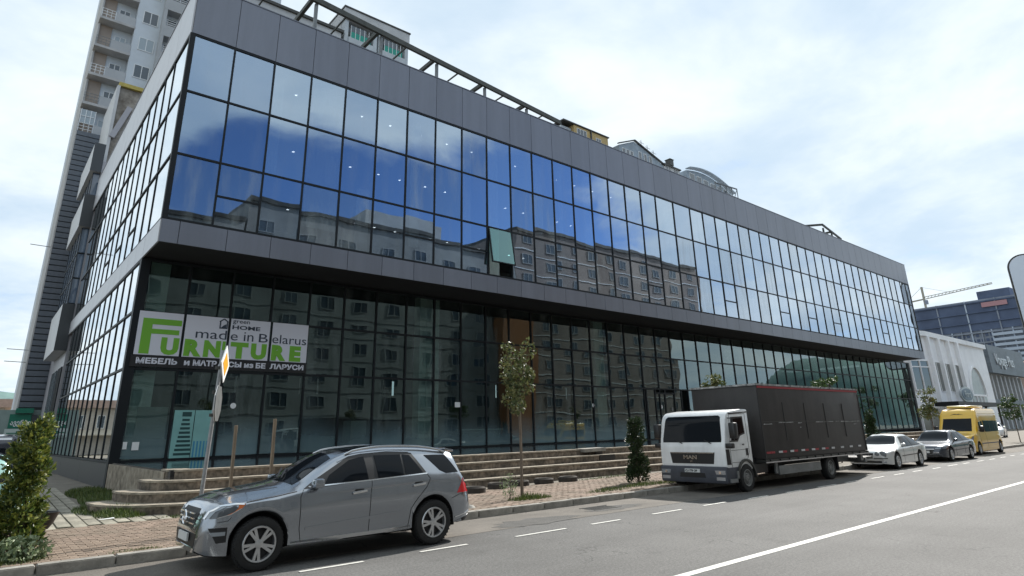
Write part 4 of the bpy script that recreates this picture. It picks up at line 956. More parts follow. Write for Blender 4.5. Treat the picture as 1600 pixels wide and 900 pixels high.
        def spoke(a0, a1, r0, r1, wa, wb, y0, y1, th=.035):
            u = [Vector((math.cos(a),0,math.sin(a))) for a in (a0,a1)]; pd = [Vector((-math.sin(a),0,math.cos(a))) for a in (a0,a1)]
            p, q = u[0]*r0, u[1]*r1
            vs = [p-pd[0]*wa+Vector((0,y0,0)), p+pd[0]*wa+Vector((0,y0,0)), q+pd[1]*wb+Vector((0,y1,0)), q-pd[1]*wb+Vector((0,y1,0))]
            rm_.add(vs+[v+Vector((0,th,0)) for v in vs], [(0,1,2,3),(7,6,5,4),(0,4,5,1),(1,5,6,2),(2,6,7,3),(3,7,4,0)])
        n = {'five':5,'seven':7,'ten':10,'steel':0}[style]
        for k in range(n):
            a = 2*PI*k/n + .3
            if style == 'five':
                for sgn in (-1,1): spoke(a+sgn*.12, a+sgn*.17, r*.11, R_-.02, .018, .021, -w_/2+.022, -w_/2+.012)
            elif style == 'seven':
                spoke(a, a, r*.1, R_-.02, .022, .03, -w_/2+.02, -w_/2+.012)
            else: spoke(a, a, r*.1, R_-.02, .010, .013, -w_/2+.02, -w_/2+.012)
        rm_.lathe([(.0,-w_/2+.012),(r*.10,-w_/2+.014),(r*.17,-w_/2+.022),(r*.17,-w_/2+.05)], n=24)
        if style == 'steel':
            rm_.lathe([(r*.16,-w_/2+.015),(r*.30,-w_/2+.03),(r*.42,-w_/2+.075),(R_-.03,-w_/2+.05)], n=32)
            for k in range(8): t = 2*PI*k/8; rm_.tube([(r*.26*math.cos(t),-w_/2+.0,r*.26*math.sin(t)),(r*.26*math.cos(t),-w_/2+.05,r*.26*math.sin(t))], .018, 6)
        dk = MB().lathe([(0,-w_/2+.085),(R_-.031,-w_/2+.085)], n=24).lathe([(r*.20,-w_/2+.07),(r*.47,-w_/2+.07),(r*.47,-w_/2+.084)], n=24)
        proto = None
        for x in xs_:
            for sg in (-1, 1):
                e = subempty('wheel', s.root, (x, sg*yc, r)); a = random.uniform(0,6)
                if proto is None:
                    t_ = build('tyre', wt, m_tyre, e, 40); r_ = build('rim', rm_, rimm, e, 30); d_ = build('brake_disc', dk, m_rimd, e); proto = (t_, r_, d_)
                else:
                    for q in proto: c_ = q.copy(); C.objects.link(c_); c_.parent = e
                e.rotation_euler = (0, a, PI if sg > 0 else 0)
    def mirrors(s, x, y, z, mat, sz=(.14,.20,.15)):
        for sg in (-1,1):
            b = MB().box(-sz[0]/2, sz[0]/2, -sz[1]/2, sz[1]/2, -sz[2]/2, sz[2]/2)
            o = build('mirror', b, mat, s.root, True, bevel=.045); o.location = (x, sg*y, z)
            st_ = build('mirror_stalk', MB().bar((.02,-sg*.05,-.05),(.0,-sg*.17,-.10),.05,.035), m_trim, o)
    def plate(s, x, y0, z, txt, w_=.5, hgt=.11, front=True):
        o = build('number_plate', MB().box(x-.012, x, y0-w_/2, y0+w_/2, z-hgt/2, z+hgt/2), m_plate, s.root)
        rt = Matrix(((0,0,-1),(-1,0,0),(0,1,0)))                    # reads from -X
        t = text('plate_text', txt, (x-.014, y0+w_*.44, z-hgt*.33), hgt*.78, m_black, o, .004, bold=.002, rot=rt, sx=1.0, world=False)
        return o
# ---- grey metallic sports utility car, nose to the left
pm = paint('silver_grey_paint', (.32,.345,.38), .9, .17)
cv = dict(zT=[(0,.62),(.03,.76),(.09,.90),(.2,.98),(.43,1.06),(.9,1.12),(1.2,1.165),(1.32,1.20),(1.65,1.39),(1.99,1.555),(2.35,1.625),(2.9,1.655),(3.5,1.64),(4.0,1.595),(4.26,1.555),(4.32,1.53),(4.40,1.30),(4.46,1.12),(4.52,.98),(4.60,.86),(4.66,.60)],
          zR=[(0,.60),(.03,.74),(.09,.87),(.2,.93),(.52,.985),(1.0,1.03),(1.27,1.065),(1.42,1.12),(1.75,1.31),(2.08,1.475),(2.4,1.55),(2.9,1.58),(3.5,1.565),(4.0,1.52),(4.26,1.48),(4.32,1.45),(4.40,1.25),(4.46,1.09),(4.52,.95),(4.60,.83),(4.66,.58)],
          wR=[(0,.50),(.1,.60),(.52,.72),(1.0,.77),(1.27,.80),(1.6,.775),(2.1,.70),(2.5,.672),(3.5,.665),(4.26,.655),(4.36,.68),(4.46,.74),(4.66,.62)],
          zB=[(0,.57),(.03,.69),(.09,.80),(.2,.87),(.52,.93),(1.0,.975),(1.27,1.01),(1.5,1.045),(2.5,1.10),(3.6,1.14),(4.1,1.13),(4.36,1.10),(4.46,1.04),(4.52,.91),(4.60,.79),(4.66,.55)],
          wB=[(0,.56),(.05,.66),(.12,.745),(.25,.83),(.45,.885),(.8,.915),(1.3,.915),(2.5,.92),(3.6,.92),(4.1,.895),(4.35,.86),(4.5,.83),(4.6,.77),(4.66,.66)],
          zM=[(0,.46),(.1,.55),(.6,.66),(1.3,.74),(2.5,.80),(3.7,.82),(4.3,.74),(4.66,.50)],
          wM=[(0,.60),(.05,.71),(.12,.79),(.25,.865),(.45,.925),(.78,.962),(1.2,.958),(2.5,.962),(3.3,.962),(3.76,.968),(4.2,.94),(4.45,.90),(4.6,.83),(4.66,.72)],
          wS=[(0,.56),(.05,.67),(.12,.76),(.25,.84),(.45,.905),(.78,.945),(1.3,.92),(2.5,.925),(3.3,.925),(3.76,.95),(4.2,.92),(4.45,.88),(4.66,.70)],
          zL=[(0,.30),(.1,.25),(.4,.23),(1.2,.27),(2.5,.275),(3.3,.29),(4.2,.30),(4.35,.30),(4.66,.36)])
S1 = Car('sports_utility_car', 'silver grey sports utility car parked at the kerb nearest the camera', 'car', (2.77, 10.93, 0), -.016, cv, [(.78,.362),(3.76,.362)], .425, 4.66, pm)
S1.wheels((.78, 3.76), .838, .362, .255, 'five')
DL = [(1.40,1.055),(1.62,1.19),(2.18,1.49),(2.40,1.522),(2.9,1.545),(3.40,1.515),(3.63,1.165),(2.54,1.115)]
for sd_ in 'LR':
    S1.patch('window_surround', DL, sd_, m_trim, .004)
    S1.patch('side_window', [(1.74,1.105),(1.83,1.23),(2.20,1.44),(2.38,1.475),(2.47,1.485),(2.50,1.13)], sd_, m_cglass, .010)
    S1.patch('side_window', [(2.68,1.14),(2.66,1.495),(3.17,1.49),(3.16,1.16)], sd_, m_cglass, .010)
    S1.patch('side_window', [(3.20,1.162),(3.21,1.488),(3.35,1.475),(3.555,1.175)], sd_, m_cglass, .010)
    S1.patch('quarter_window', [(3.66,1.465),(4.12,1.455),(4.33,1.15),(4.05,1.145),(3.92,1.20)], sd_, m_cglass, .008)
    S1.strip('waist_trim', [(1.66,1.085),(2.54,1.115),(3.63,1.163)], sd_, .018, m_chrome, .014)
    S1.strip('roof_trim', [(2.0,1.425),(2.2,1.505),(2.42,1.537),(2.9,1.56),(3.36,1.535)], sd_, .014, pm, .010)
    S1.strip('door_gap', [(1.40,1.045),(1.355,.95),(1.36,.50),(1.40,.31)], sd_, .009, m_gap)
    S1.strip('door_gap', [(2.56,1.11),(2.53,.9),(2.52,.33)], sd_, .009, m_gap)
    S1.strip('door_gap', [(3.63,1.16),(3.68,1.08),(3.62,.96),(3.45,.80),(3.30,.62),(3.25,.33)], sd_, .009, m_gap)
    S1.strip('hood_gap', [(.56,.935),(1.0,.985),(1.30,1.03)], sd_, .008, m_gap)
    S1.strip('bumper_gap', [(.20,.69),(.33,.71),(.37,.75)], sd_, .007, m_gap)
    S1.strip('bumper_gap', [(4.14,.72),(4.30,.77),(4.55,.79)], sd_, .007, m_gap)
    S1.strip('fuel_flap', [(3.98,1.08),(3.97,.93),(4.11,.93),(4.12,1.08),(3.98,1.08)], 'R', .006, m_gap) if sd_ == 'R' else None
    S1.patch('sill_trim', [(1.25,.285),(3.30,.305),(3.30,.36),(1.25,.335)], sd_, m_rim, .012)
    S1.strip('lamp_outline', [(.06,.74),(.11,.83),(.24,.90),(.42,.92),(.53,.912)], sd_, .016, m_chrome, .013) ; h1 = S1.patch('headlight', [(.045,.735),(.10,.83),(.24,.905),(.42,.925),(.55,.915),(.50,.86),(.37,.79),(.20,.745)], sd_, m_lampd, .006)
    S1.patch('lamp_strip', [(.055,.75),(.10,.83),(.22,.895),(.33,.915),(.29,.885),(.17,.83),(.11,.75)], sd_, m_lamp, .012, h1)
    S1.patch('indicator', [(.46,.918),(.55,.915),(.50,.862),(.37,.79),(.30,.778),(.40,.82),(.45,.865)], sd_, m_amber, .012, h1)
    S1.strip('lamp_edge', [(.20,.75),(.36,.79),(.49,.86)], sd_, .010, m_chrome, .014, h1)
    vt = S1.patch('bumper_vent', [(.10,.62),(.33,.625),(.33,.43),(.21,.42)], sd_, m_black, .005)
    S1.patch('fog_lamp', [(.12,.565),(.31,.57),(.31,.52),(.16,.515)], sd_, m_lamp, .012, vt)
    tl = S1.patch('tail_light', [(4.26,.80),(4.36,.93),(4.44,1.045),(4.50,1.03),(4.56,.90),(4.57,.80)], sd_, m_red, .008)
    S1.patch('tail_lens', [(4.41,.97),(4.45,1.035),(4.50,1.02),(4.53,.93)], sd_, m_lamp, .013, tl)
    S1.patch('rear_bumper_trim', [(4.22,.33),(4.60,.42),(4.62,.37),(4.24,.29)], sd_, m_trim, .008)
    S1.strip('rear_bumper_chrome', [(4.22,.40),(4.60,.47)], sd_, .016, m_chrome, .010)
    hy = -1 if sd_ == 'L' else 1
    for hx, hz in ((2.21,.955),(3.33,.995)):
        cup = S1.patch('handle_cup', [(hx,hz-.02),(hx+.05,hz+.045),(hx+.19,hz+.045),(hx+.22,hz)], sd_, m_trim, .004)
        p, n = S1.hit(hx+.11, hz, sd_); b = MB().bar((p.x-.12,p.y+hy*.028,p.z-.012),(p.x+.13,p.y+hy*.028,p.z+.012),.028,.042); build('door_handle', b, m_chrome, S1.root, True, bevel=.010)
    rl = MB(); pts = []
    for i in range(15):
        x = 2.15 + 2.0*i/14; p, n = S1.hit(x, hy*.665, 'T'); pts.append((x, hy*.665, p.z + .012 + .050*math.sin(PI*min(1, max(0,(i)/14)))**.35))
    build('roof_rail', rl.tube(pts, .019, 8), m_chrome, S1.root, True)
# raised character lines on the doors (part of the pressing)
for sd_ in 'LR':
    S1.strip('body_crease', [(1.42,.835),(2.49,.915),(3.2,.93)], sd_, .012, pm, .006); S1.patch('door_moulding', [(1.45,.47),(3.12,.565),(3.10,.60),(2.9,.60),(1.45,.515)], sd_, pm, .010, skirt=.004)
S1.patch('windscreen', [(1.30,-.66),(1.95,-.565),(2.02,0),(1.95,.565),(1.30,.66),(1.24,.35),(1.22,0),(1.24,-.35)], 'T', m_cglass, .006)
S1.patch('sunroof', [(2.2,-.48),(3.5,-.48),(3.5,.48),(2.2,.48)], 'T', m_cglass, .005)
S1.patch('rear_window', [(-.58,1.18),(.58,1.18),(.52,1.46),(-.52,1.46)], 'B', m_cglass, .006)
S1.patch('hood_vent', [(1.02,-.46),(1.14,-.46),(1.14,-.22),(1.02,-.22)], 'T', m_black, .004); S1.patch('hood_vent', [(1.02,.22),(1.14,.22),(1.14,.46),(1.02,.46)], 'T', m_black, .004)
for sg in (-1,1): S1.strip('hood_crease', [(.22,sg*.42),(1.1,sg*.58)], 'T', .014, pm, .006)
build('spoiler', MB().ext([(4.20,-.60,1.545),(4.20,.60,1.545),(4.42,.56,1.50),(4.42,-.56,1.50)], (0,0,.03)), pm, S1.root, True, bevel=.008)
gr = S1.patch('grille', [(-.44,.80),(-.36,.60),(.36,.60),(.44,.80),(.38,.86),(-.38,.86)], 'F', m_black, .006)
for z in (.66,.73,.80): build('grille_bar', MB().bar((-.008,-.40,z),(-.008,.40,z),.02,.018), m_chrome, gr)
build('badge', MB().lathe([(.085,-.02),(.095,-.035),(.105,-.02)], (-.02,0,.73), 'x', 24, close=True), m_chrome, gr)
for a in (PI/2, PI/2+2*PI/3, PI/2+4*PI/3): build('badge_arm', MB().bar((-.045,0,.73),(-.045,.09*math.cos(a),.73+.09*math.sin(a)),.016,.012), m_chrome, gr)
S1.patch('lower_intake', [(-.5,.36),(.5,.36),(.56,.54),(-.56,.54)], 'F', m_black, .006)
S1.patch('skid_trim', [(-.52,.30),(.52,.30),(.56,.35),(-.56,.35)], 'F', m_chrome, .014)
build('number_plate', MB().box(-.045,-.02,-.26,.26,.42,.53), m_plate, S1.root)
S1.mirrors(1.58, 1.03, 1.135, pm, (.17,.20,.14))
for sg in (-1,1): build('wiper', MB().bar((1.27,sg*.1-.15,1.205),(1.50,sg*.1+.30,1.325),.02,.015), m_trim, S1.root)
# ---- generic saloons / vans built on the same surface
def saloon(name, label, loc, rz, L_, H, W, pm, wb, kind='saloon', grp='parked vehicles along the kerb', lamp='round', style='seven', plate=''):
    h = H; a = L_
    if kind == 'saloon':
        T_ = [(0,.50),(.03,.60),(.10,.69),(.3,.755),(.9,.84),(1.30*a/4.8,.90),(1.5*a/4.8,.97),(2.1*a/4.8,h-.06),(2.5*a/4.8,h),(3.0*a/4.8,h-.01),(3.45*a/4.8,h-.10),(4.05*a/4.8,1.03),(4.2*a/4.8,.99),(4.6*a/4.8,.95),(a-.06,.86),(a,.60)]
        B_ = [(0,.46),(.1,.62),(.4,.70),(1.3,.80),(2.5,.865),(3.9,.90),(a-.2,.86),(a,.55)]
        RR = [(x, z-.015 if z < 1.0 else z-.055) for x, z in T_]
        wr = [(0,.45),(.2,.60),(1.2,.70),(2.2*a/4.8,.56),(3.2*a/4.8,.56),(4.1*a/4.8,.66),(a-.1,.64),(a,.5)]
    elif kind == 'van':
        T_ = [(0,.62),(.03,.80),(.12,.96),(.5,1.10),(.85,1.22),(1.0,1.34),(1.55,2.02),(1.75,2.30),(2.05,h-.03),(2.6,h),(a-.5,h),(a-.10,h-.05),(a-.03,h-.35),(a,.6)]
        B_ = [(0,.58),(.12,.85),(.5,1.0),(.9,1.10),(1.6,1.16),(a-.2,1.18),(a,.55)]
        RR = [(x, z-.02 if z < 1.2 else z-.12) for x, z in T_]
        wr = [(0,.55),(.3,.74),(.9,.80),(1.7,.80),(2.1,.76),(a-.2,.76),(a,.7)]
    else:                                                           # hatchback / estate
        T_ = [(0,.55),(.03,.66),(.12,.78),(.5,.92),(.95,1.02),(1.1,1.08),(1.75,h-.06),(2.2,h),(3.0,h-.02),(a-.55,h-.10),(a-.22,1.08),(a-.08,.95),(a,.6)]
        B_ = [(0,.5),(.12,.72),(.5,.82),(1.1,.92),(2.5,.97),(a-.3,1.0),(a-.08,.90),(a,.55)]
        RR = [(x, z-.02 if z < 1.05 else z-.06) for x, z in T_]
        wr = [(0,.45),(.3,.62),(1.0,.70),(2.0,.57),(3.0,.56),(a-.5,.56),(a-.2,.62),(a,.5)]
    w2 = W/2
    cv = dict(zT=T_, zR=RR, wR=[(x, v*w2/.88) for x, v in wr], zB=B_,
              wB=[(0,w2*.66),(.1,w2*.78),(.3,w2*.90),(.8,w2*.965),(a-.8,w2*.96),(a-.2,w2*.88),(a,w2*.74)],
              zM=[(0,.40),(.3,.50),(1,.58),(a-.5,.60),(a,.46)], wM=[(0,w2*.70),(.1,w2*.82),(.3,w2*.93),(.75,w2),(a-.8,w2),(a-.25,w2*.94),(a,w2*.78)],
              wS=[(0,w2*.66),(.1,w2*.79),(.3,w2*.90),(.75,w2*.97),(a-.8,w2*.97),(a-.25,w2*.91),(a,w2*.74)], zL=[(0,.22),(.4,.18),(a-.5,.22),(a,.28)])
    xf = {'saloon':.84,'van':.95,'hatch':.82}[kind]; r = .33 if kind == 'van' else .31
    c = Car(name, label, 'van' if kind == 'van' else 'car', loc, rz, cv, [(xf,r),(xf+wb,r)], r+.055, L_, pm, grp)
    c.wheels((xf, xf+wb), w2-.105, r, .2, style, rr=.66 if kind != 'van' else .58)
    return c
def trimsaloon(c, a, H, xw, xt, xr, xe, belt=.90, split=.5, lampm=None):
    """side glass from the windscreen foot xw to the backlight foot xe; roof from xt to xr"""
    k = H-.115
    for sd_ in 'LR':
        c.patch('window_surround', [(xw+.16,belt+.005),(xt-.02,k),(xt+.4,k+.025),(xr-.15,k+.01),(xe-.12,belt+.075),(xe-.3,belt+.05)], sd_, m_trim, .004)
        xm = xw+.16+(xe-.2-xw)*split
        c.patch('side_window', [(xw+.30,belt+.035),(xt+.06,k-.03),(xm-.12,k-.008),(xm-.03,belt+.05)], sd_, m_cglass, .009)
        c.patch('side_window', [(xm+.05,belt+.055),(xm+.0,k-.008),(xr-.18,k-.02),(xe-.25,belt+.085)], sd_, m_cglass, .009)
        c.strip('door_gap', [(xw+.18,belt),(xw+.14,.6),(xw+.2,.25)], sd_, .009, m_gap); c.strip('door_gap', [(xm,belt+.04),(xm,.25)], sd_, .009, m_gap); c.strip('door_gap', [(xe-.22,belt+.06),(xe-.16,.8),(xe-.42,.5)], sd_, .009, m_gap)
        c.strip('side_moulding', [(xw-.1,.50),(xe-.3,.54)], sd_, .035, m_trim, .008)
        hy = -1 if sd_ == 'L' else 1
        for hx in (xm-.22, xe-.42):
            p, n = c.hit(hx, .80, sd_); build('door_handle', MB().bar((hx-.09,p.y+hy*.02,.80),(hx+.09,p.y+hy*.02,.805),.025,.03), c.pm, c.root)
    w2 = c.c['wR'](xt)
    c.patch('windscreen', [(xw+.05,-w2*1.12),(xt-.05,-w2*.9),(xt,0),(xt-.05,w2*.9),(xw+.05,w2*1.12),(xw,w2*.6),(xw-.02,0),(xw,-w2*.6)], 'T', m_cglass, .006)
    c.patch('rear_window', [(xr+.06,-w2*.88),(xe-.06,-w2*1.05),(xe-.06,w2*1.05),(xr+.06,w2*.88)], 'T', m_cglass, .006)
# pale silver saloon with twin round headlights
pmA = paint('pale_silver_paint', (.62,.63,.62), .25, .28)
c = saloon('saloon_car', 'pale silver saloon with round twin headlights parked behind the truck', (28.72, 11.32, 0), 0, 4.65, 1.36, 1.80, pmA, 2.60)
trimsaloon(c, 4.65, 1.36, 1.42, 2.06, 3.2, 3.98, .83, .47)
for sg in (-1,1):
    for (y, r) in ((.62,.115),(.40,.085)):
        p, n = c.hit(sg*y, .60, 'F'); hl = build('headlight', MB().lathe([(0,-.03),(r*.7,-.03),(r,-.005),(r,.10)], (p.x-.0, sg*y, .60), 'x', 20), m_lamp, c.root, True)
        build('lamp_ring', MB().lathe([(r*.98,-.02),(r*1.1,-.02),(r*1.1,.06)], (p.x, sg*y, .60), 'x', 20), m_chrome, hl, True)
c.patch('grille', [(-.26,.64),(-.22,.50),(.22,.50),(.26,.64)], 'F', m_trim, .008); c.patch('lower_intake', [(-.55,.27),(.55,.27),(.55,.34),(-.55,.34)], 'F', m_black, .006)
c.strip('bumper_strip', [(-.75,.44),(.75,.44)], 'F', .03, m_trim, .008); c.patch('fog_lamp', [(-.70,.26),(-.58,.26),(-.58,.33),(-.70,.33)], 'F', m_lamp, .006); c.patch('fog_lamp', [(.58,.26),(.70,.26),(.70,.33),(.58,.33)], 'F', m_lamp, .006)
build('number_plate', MB().box(-.03,-.005,-.26,.26,.37,.47), m_plate, c.root); c.mirrors(1.62, .92, .94, pmA, (.12,.17,.11))
# dark fastback saloon
pmB = paint('dark_blue_grey_paint', (.035,.042,.058), .5, .22)
c = saloon('saloon_car', 'dark slate saloon with thin angled headlights parked ahead of the yellow minibus', (35.35, 11.30, 0), -.02, 4.85, 1.42, 1.86, pmB, 2.85)
trimsaloon(c, 4.85, 1.42, 1.35, 2.15, 3.3, 4.3, .86, .47)
for sd_ in 'LR': c.patch('headlight', [(.12,.60),(.30,.67),(.62,.715),(.60,.68),(.34,.60)], sd_, m_lamp, .007)
for sg in (-1,1): c.patch('headlight', [(sg*.50,.58),(sg*.72,.60),(sg*.72,.66),(sg*.50,.62)], 'F', m_lamp, .007)
c.patch('grille', [(-.46,.56),(-.34,.36),(.34,.36),(.46,.56)], 'F', m_black, .008); c.patch('lower_intake', [(-.7,.24),(.7,.24),(.62,.32),(-.62,.32)], 'F', m_black, .006); c.strip('grille_trim', [(-.46,.57),(.46,.57)], 'F', .02, m_chrome, .012)
build('number_plate', MB().box(-.035,-.008,-.26,.26,.40,.50), m_plate, c.root); c.mirrors(1.62, .95, .97, pmB, (.13,.18,.12))
# yellow minibus
pmC = paint('yellow_paint', (.80,.47,.006), 0, .35)
c = saloon('minibus', 'yellow high roofed minibus parked at the far end of the row', (42.25, 11.95, 0), -.02, 5.7, 2.52, 1.97, pmC, 3.85, 'van', style='steel')
for sd_ in 'LR':
    c.patch('side_window', [(1.52,1.22),(1.62,1.74),(2.35,1.80),(2.38,1.20)], sd_, m_cglass, .008); c.patch('side_window', [(2.55,1.20),(2.52,1.82),(5.3,1.80),(5.35,1.22)], sd_, m_cglass, .008)
    for x in (3.5, 4.45): c.strip('window_bar', [(x,1.2),(x,1.82)], sd_, .03, m_trim, .014)
    for x in (1.40,2.46): c.strip('door_gap', [(x,1.8 if x > 2 else 1.15),(x,.35)], sd_, .01, m_gap)
    c.strip('sill_line', [(1.4,.60),(5.4,.60)], sd_, .05, m_trim, .008)
    c.strip('roof_seam', [(2.0,2.08),(5.5,2.08)], sd_, .03, pmC, .012); c.strip('roof_seam', [(2.1,2.2),(5.5,2.2)], sd_, .025, pmC, .012)
    c.patch('headlight', [(.10,.80),(.30,.98),(.46,1.02),(.40,.86),(.2,.76)], sd_, m_lamp, .007)
c.patch('windscreen', [(-.74,1.26),(.74,1.26),(.70,1.95),(-.70,1.95)], 'F', m_cglass, .006); c.patch('grille', [(-.5,.62),(.5,.62),(.6,.78),(-.6,.78)], 'F', m_black, .008)
c.patch('bumper', [(-.85,.30),(.85,.30),(.85,.58),(-.85,.58)], 'F', m_trim, .012); c.mirrors(1.42, 1.12, 1.38, m_trim, (.14,.22,.34))
lg = c.patch('roof_emblem', [(-.30,2.16),(-.1,2.22),(.0,2.19),(.12,2.22),(.34,2.15),(.1,2.185),(-.05,2.165),(-.12,2.19)], 'F', m_black, .010, step=.03)
build('air_conditioner', MB().box(2.2,4.4,-.62,.62,2.53,2.68), paint('yellow_pale_paint', (.75,.58,.16), 0, .4), c.root, True, bevel=.05)
# white car beyond the kerb bend, two cars at the left edge
pmW = paint('white_paint_car', (.74,.75,.76), 0, .3)
c = saloon('hatchback_car', 'white hatchback parked beyond the small tree at the far right', (79.5, 18.8, .1), .15, 4.2, 1.5, 1.76, pmW, 2.55, 'hatch'); trimsaloon(c, 4.2, 1.5, 1.05, 1.75, 3.1, 4.0, .95, .47); c.mirrors(1.4, .93, 1.02, pmW)
pmM = paint('mint_paint', (.36,.60,.55), .1, .3)
c = saloon('hatchback_car', 'mint green car at the left edge behind the leafy shrub', (-2.83, 16.5, .12), 0, 4.0, 1.62, 1.7, pmM, 2.45, 'hatch', 'cars in the side yard'); trimsaloon(c, 4.0, 1.62, 1.0, 1.7, 2.95, 3.8, .95, .47); c.mirrors(1.35, .92, 1.05, pmW)
pmK = paint('black_blue_paint', (.025,.03,.045), .3, .2)
c = saloon('minibus', 'dark blue van in the side yard beyond the mint green car', (-3.55, 25.2, .1), 0, 4.9, 2.0, 1.9, pmK, 3.0, 'van', 'cars in the side yard'); c.patch('side_window', [(1.55,1.2),(1.65,1.6),(4.5,1.6),(4.5,1.2)], 'L', m_cglass, .008); c.strip('roof_light_line', [(1.7,1.86),(4.6,1.86)], 'L', .06, m_rim, .01); c.strip('side_trim', [(.8,.95),(4.6,.98)], 'L', .03, m_chrome, .01)
# ------------------------------------------------------------------ white truck with a black box body
class Solid(Car):
    def __init__(s, root, name, mb, mat, bevel=0, L_=6, smooth_=30):
        s.root = root; s.L = L_; s.body = build(name, mb, mat, root, smooth_, bevel=bevel); bm = bmesh.new(); bm.from_mesh(s.body.data); s.bvh = BVHTree.FromBMesh(bm); bm.free(); s.pm = mat
m_tw = M('truck_white', (.84,.85,.85), .35, var=.10, vscale=1.2, coat=.4); m_tb = M('truck_bumper', (.055,.06,.075), .55, var=.25, vscale=4); m_tarp = M('black_tarpaulin', (.042,.038,.036), .55, var=.3, vscale=.9, bump=.25, bscale=3)
streaks(m_tarp, .22, (2.5,2.5,.3)); streaks(m_tw, .10, (4,4,.5)); m_tred = M('tape_red', (.30,.02,.03), .5); m_twh = M('tape_white', (.6,.6,.6), .5, var=.3, vscale=12); m_scr = M('scuffed_paint', (.42,.42,.41), .7, var=.6, vscale=7, col2=(.06,.06,.06))
TR = empty('box_truck', (16.78, 11.57, 0), 'white truck cab with a black box body parked in front of the glass entrance', 'truck', 'parked vehicles along the kerb')
prof = [(.05,.60),(.0,.74),(.0,1.28),(.06,1.55),(.16,2.02),(.24,2.17),(.40,2.27),(1.0,2.33),(1.46,2.33),(1.46,.60)]
cab = Solid(TR, 'cab', MB().ext([(x,-1.14,z) for x,z in prof], (0,2.28,0)), m_tw, .045)
cab.patch('windscreen', [(-1.02,1.40),(1.02,1.40),(1.03,1.48),(.97,2.10),(.90,2.15),(-.90,2.15),(-.97,2.10),(-1.03,1.48)], 'F', m_cglass, .008)
for sg in (-1,1): build('wiper', MB().bar((-.01,sg*.5-.2,1.37),(.10,sg*.5+.35,1.56),.02,.02), m_trim, TR)
gp = cab.patch('grille_panel', [(-.78,1.12),(.78,1.12),(.72,.80),(-.72,.80)], 'F', m_black, .008)
build('grille_slat', MB().box(-.03,-.012,-.76,.76,1.09,1.12), m_chrome, gp)
rtF = Matrix(((0,0,-1),(-1,0,0),(0,1,0)))
text('maker_lettering', 'MAN', (-.02, .30, .93), .15, m_chrome, gp, .012, bold=.006, rot=rtF, sx=1.45, world=False)
text('maker_lettering', 'LX', (-.02, .07, .845), .07, m_chrome, gp, .01, bold=.002, rot=rtF, world=False)
bp_ = Solid(TR, 'bumper', MB().box(-.06,.62,-1.15,1.15,.27,.73), m_tb, .05)
bp_.patch('step_recess', [(-.45,.42),(.45,.42),(.42,.55),(-.42,.55)], 'F', m_black, .004)
build('number_plate', MB().box(-.085,-.062,-.27,.25,.56,.66), m_plate, TR); text('plate_text', 'CU 779 OP', (-.087, .235, .578), .088, m_black, TR, .004, bold=.003, rot=rtF, sx=.98, world=False)
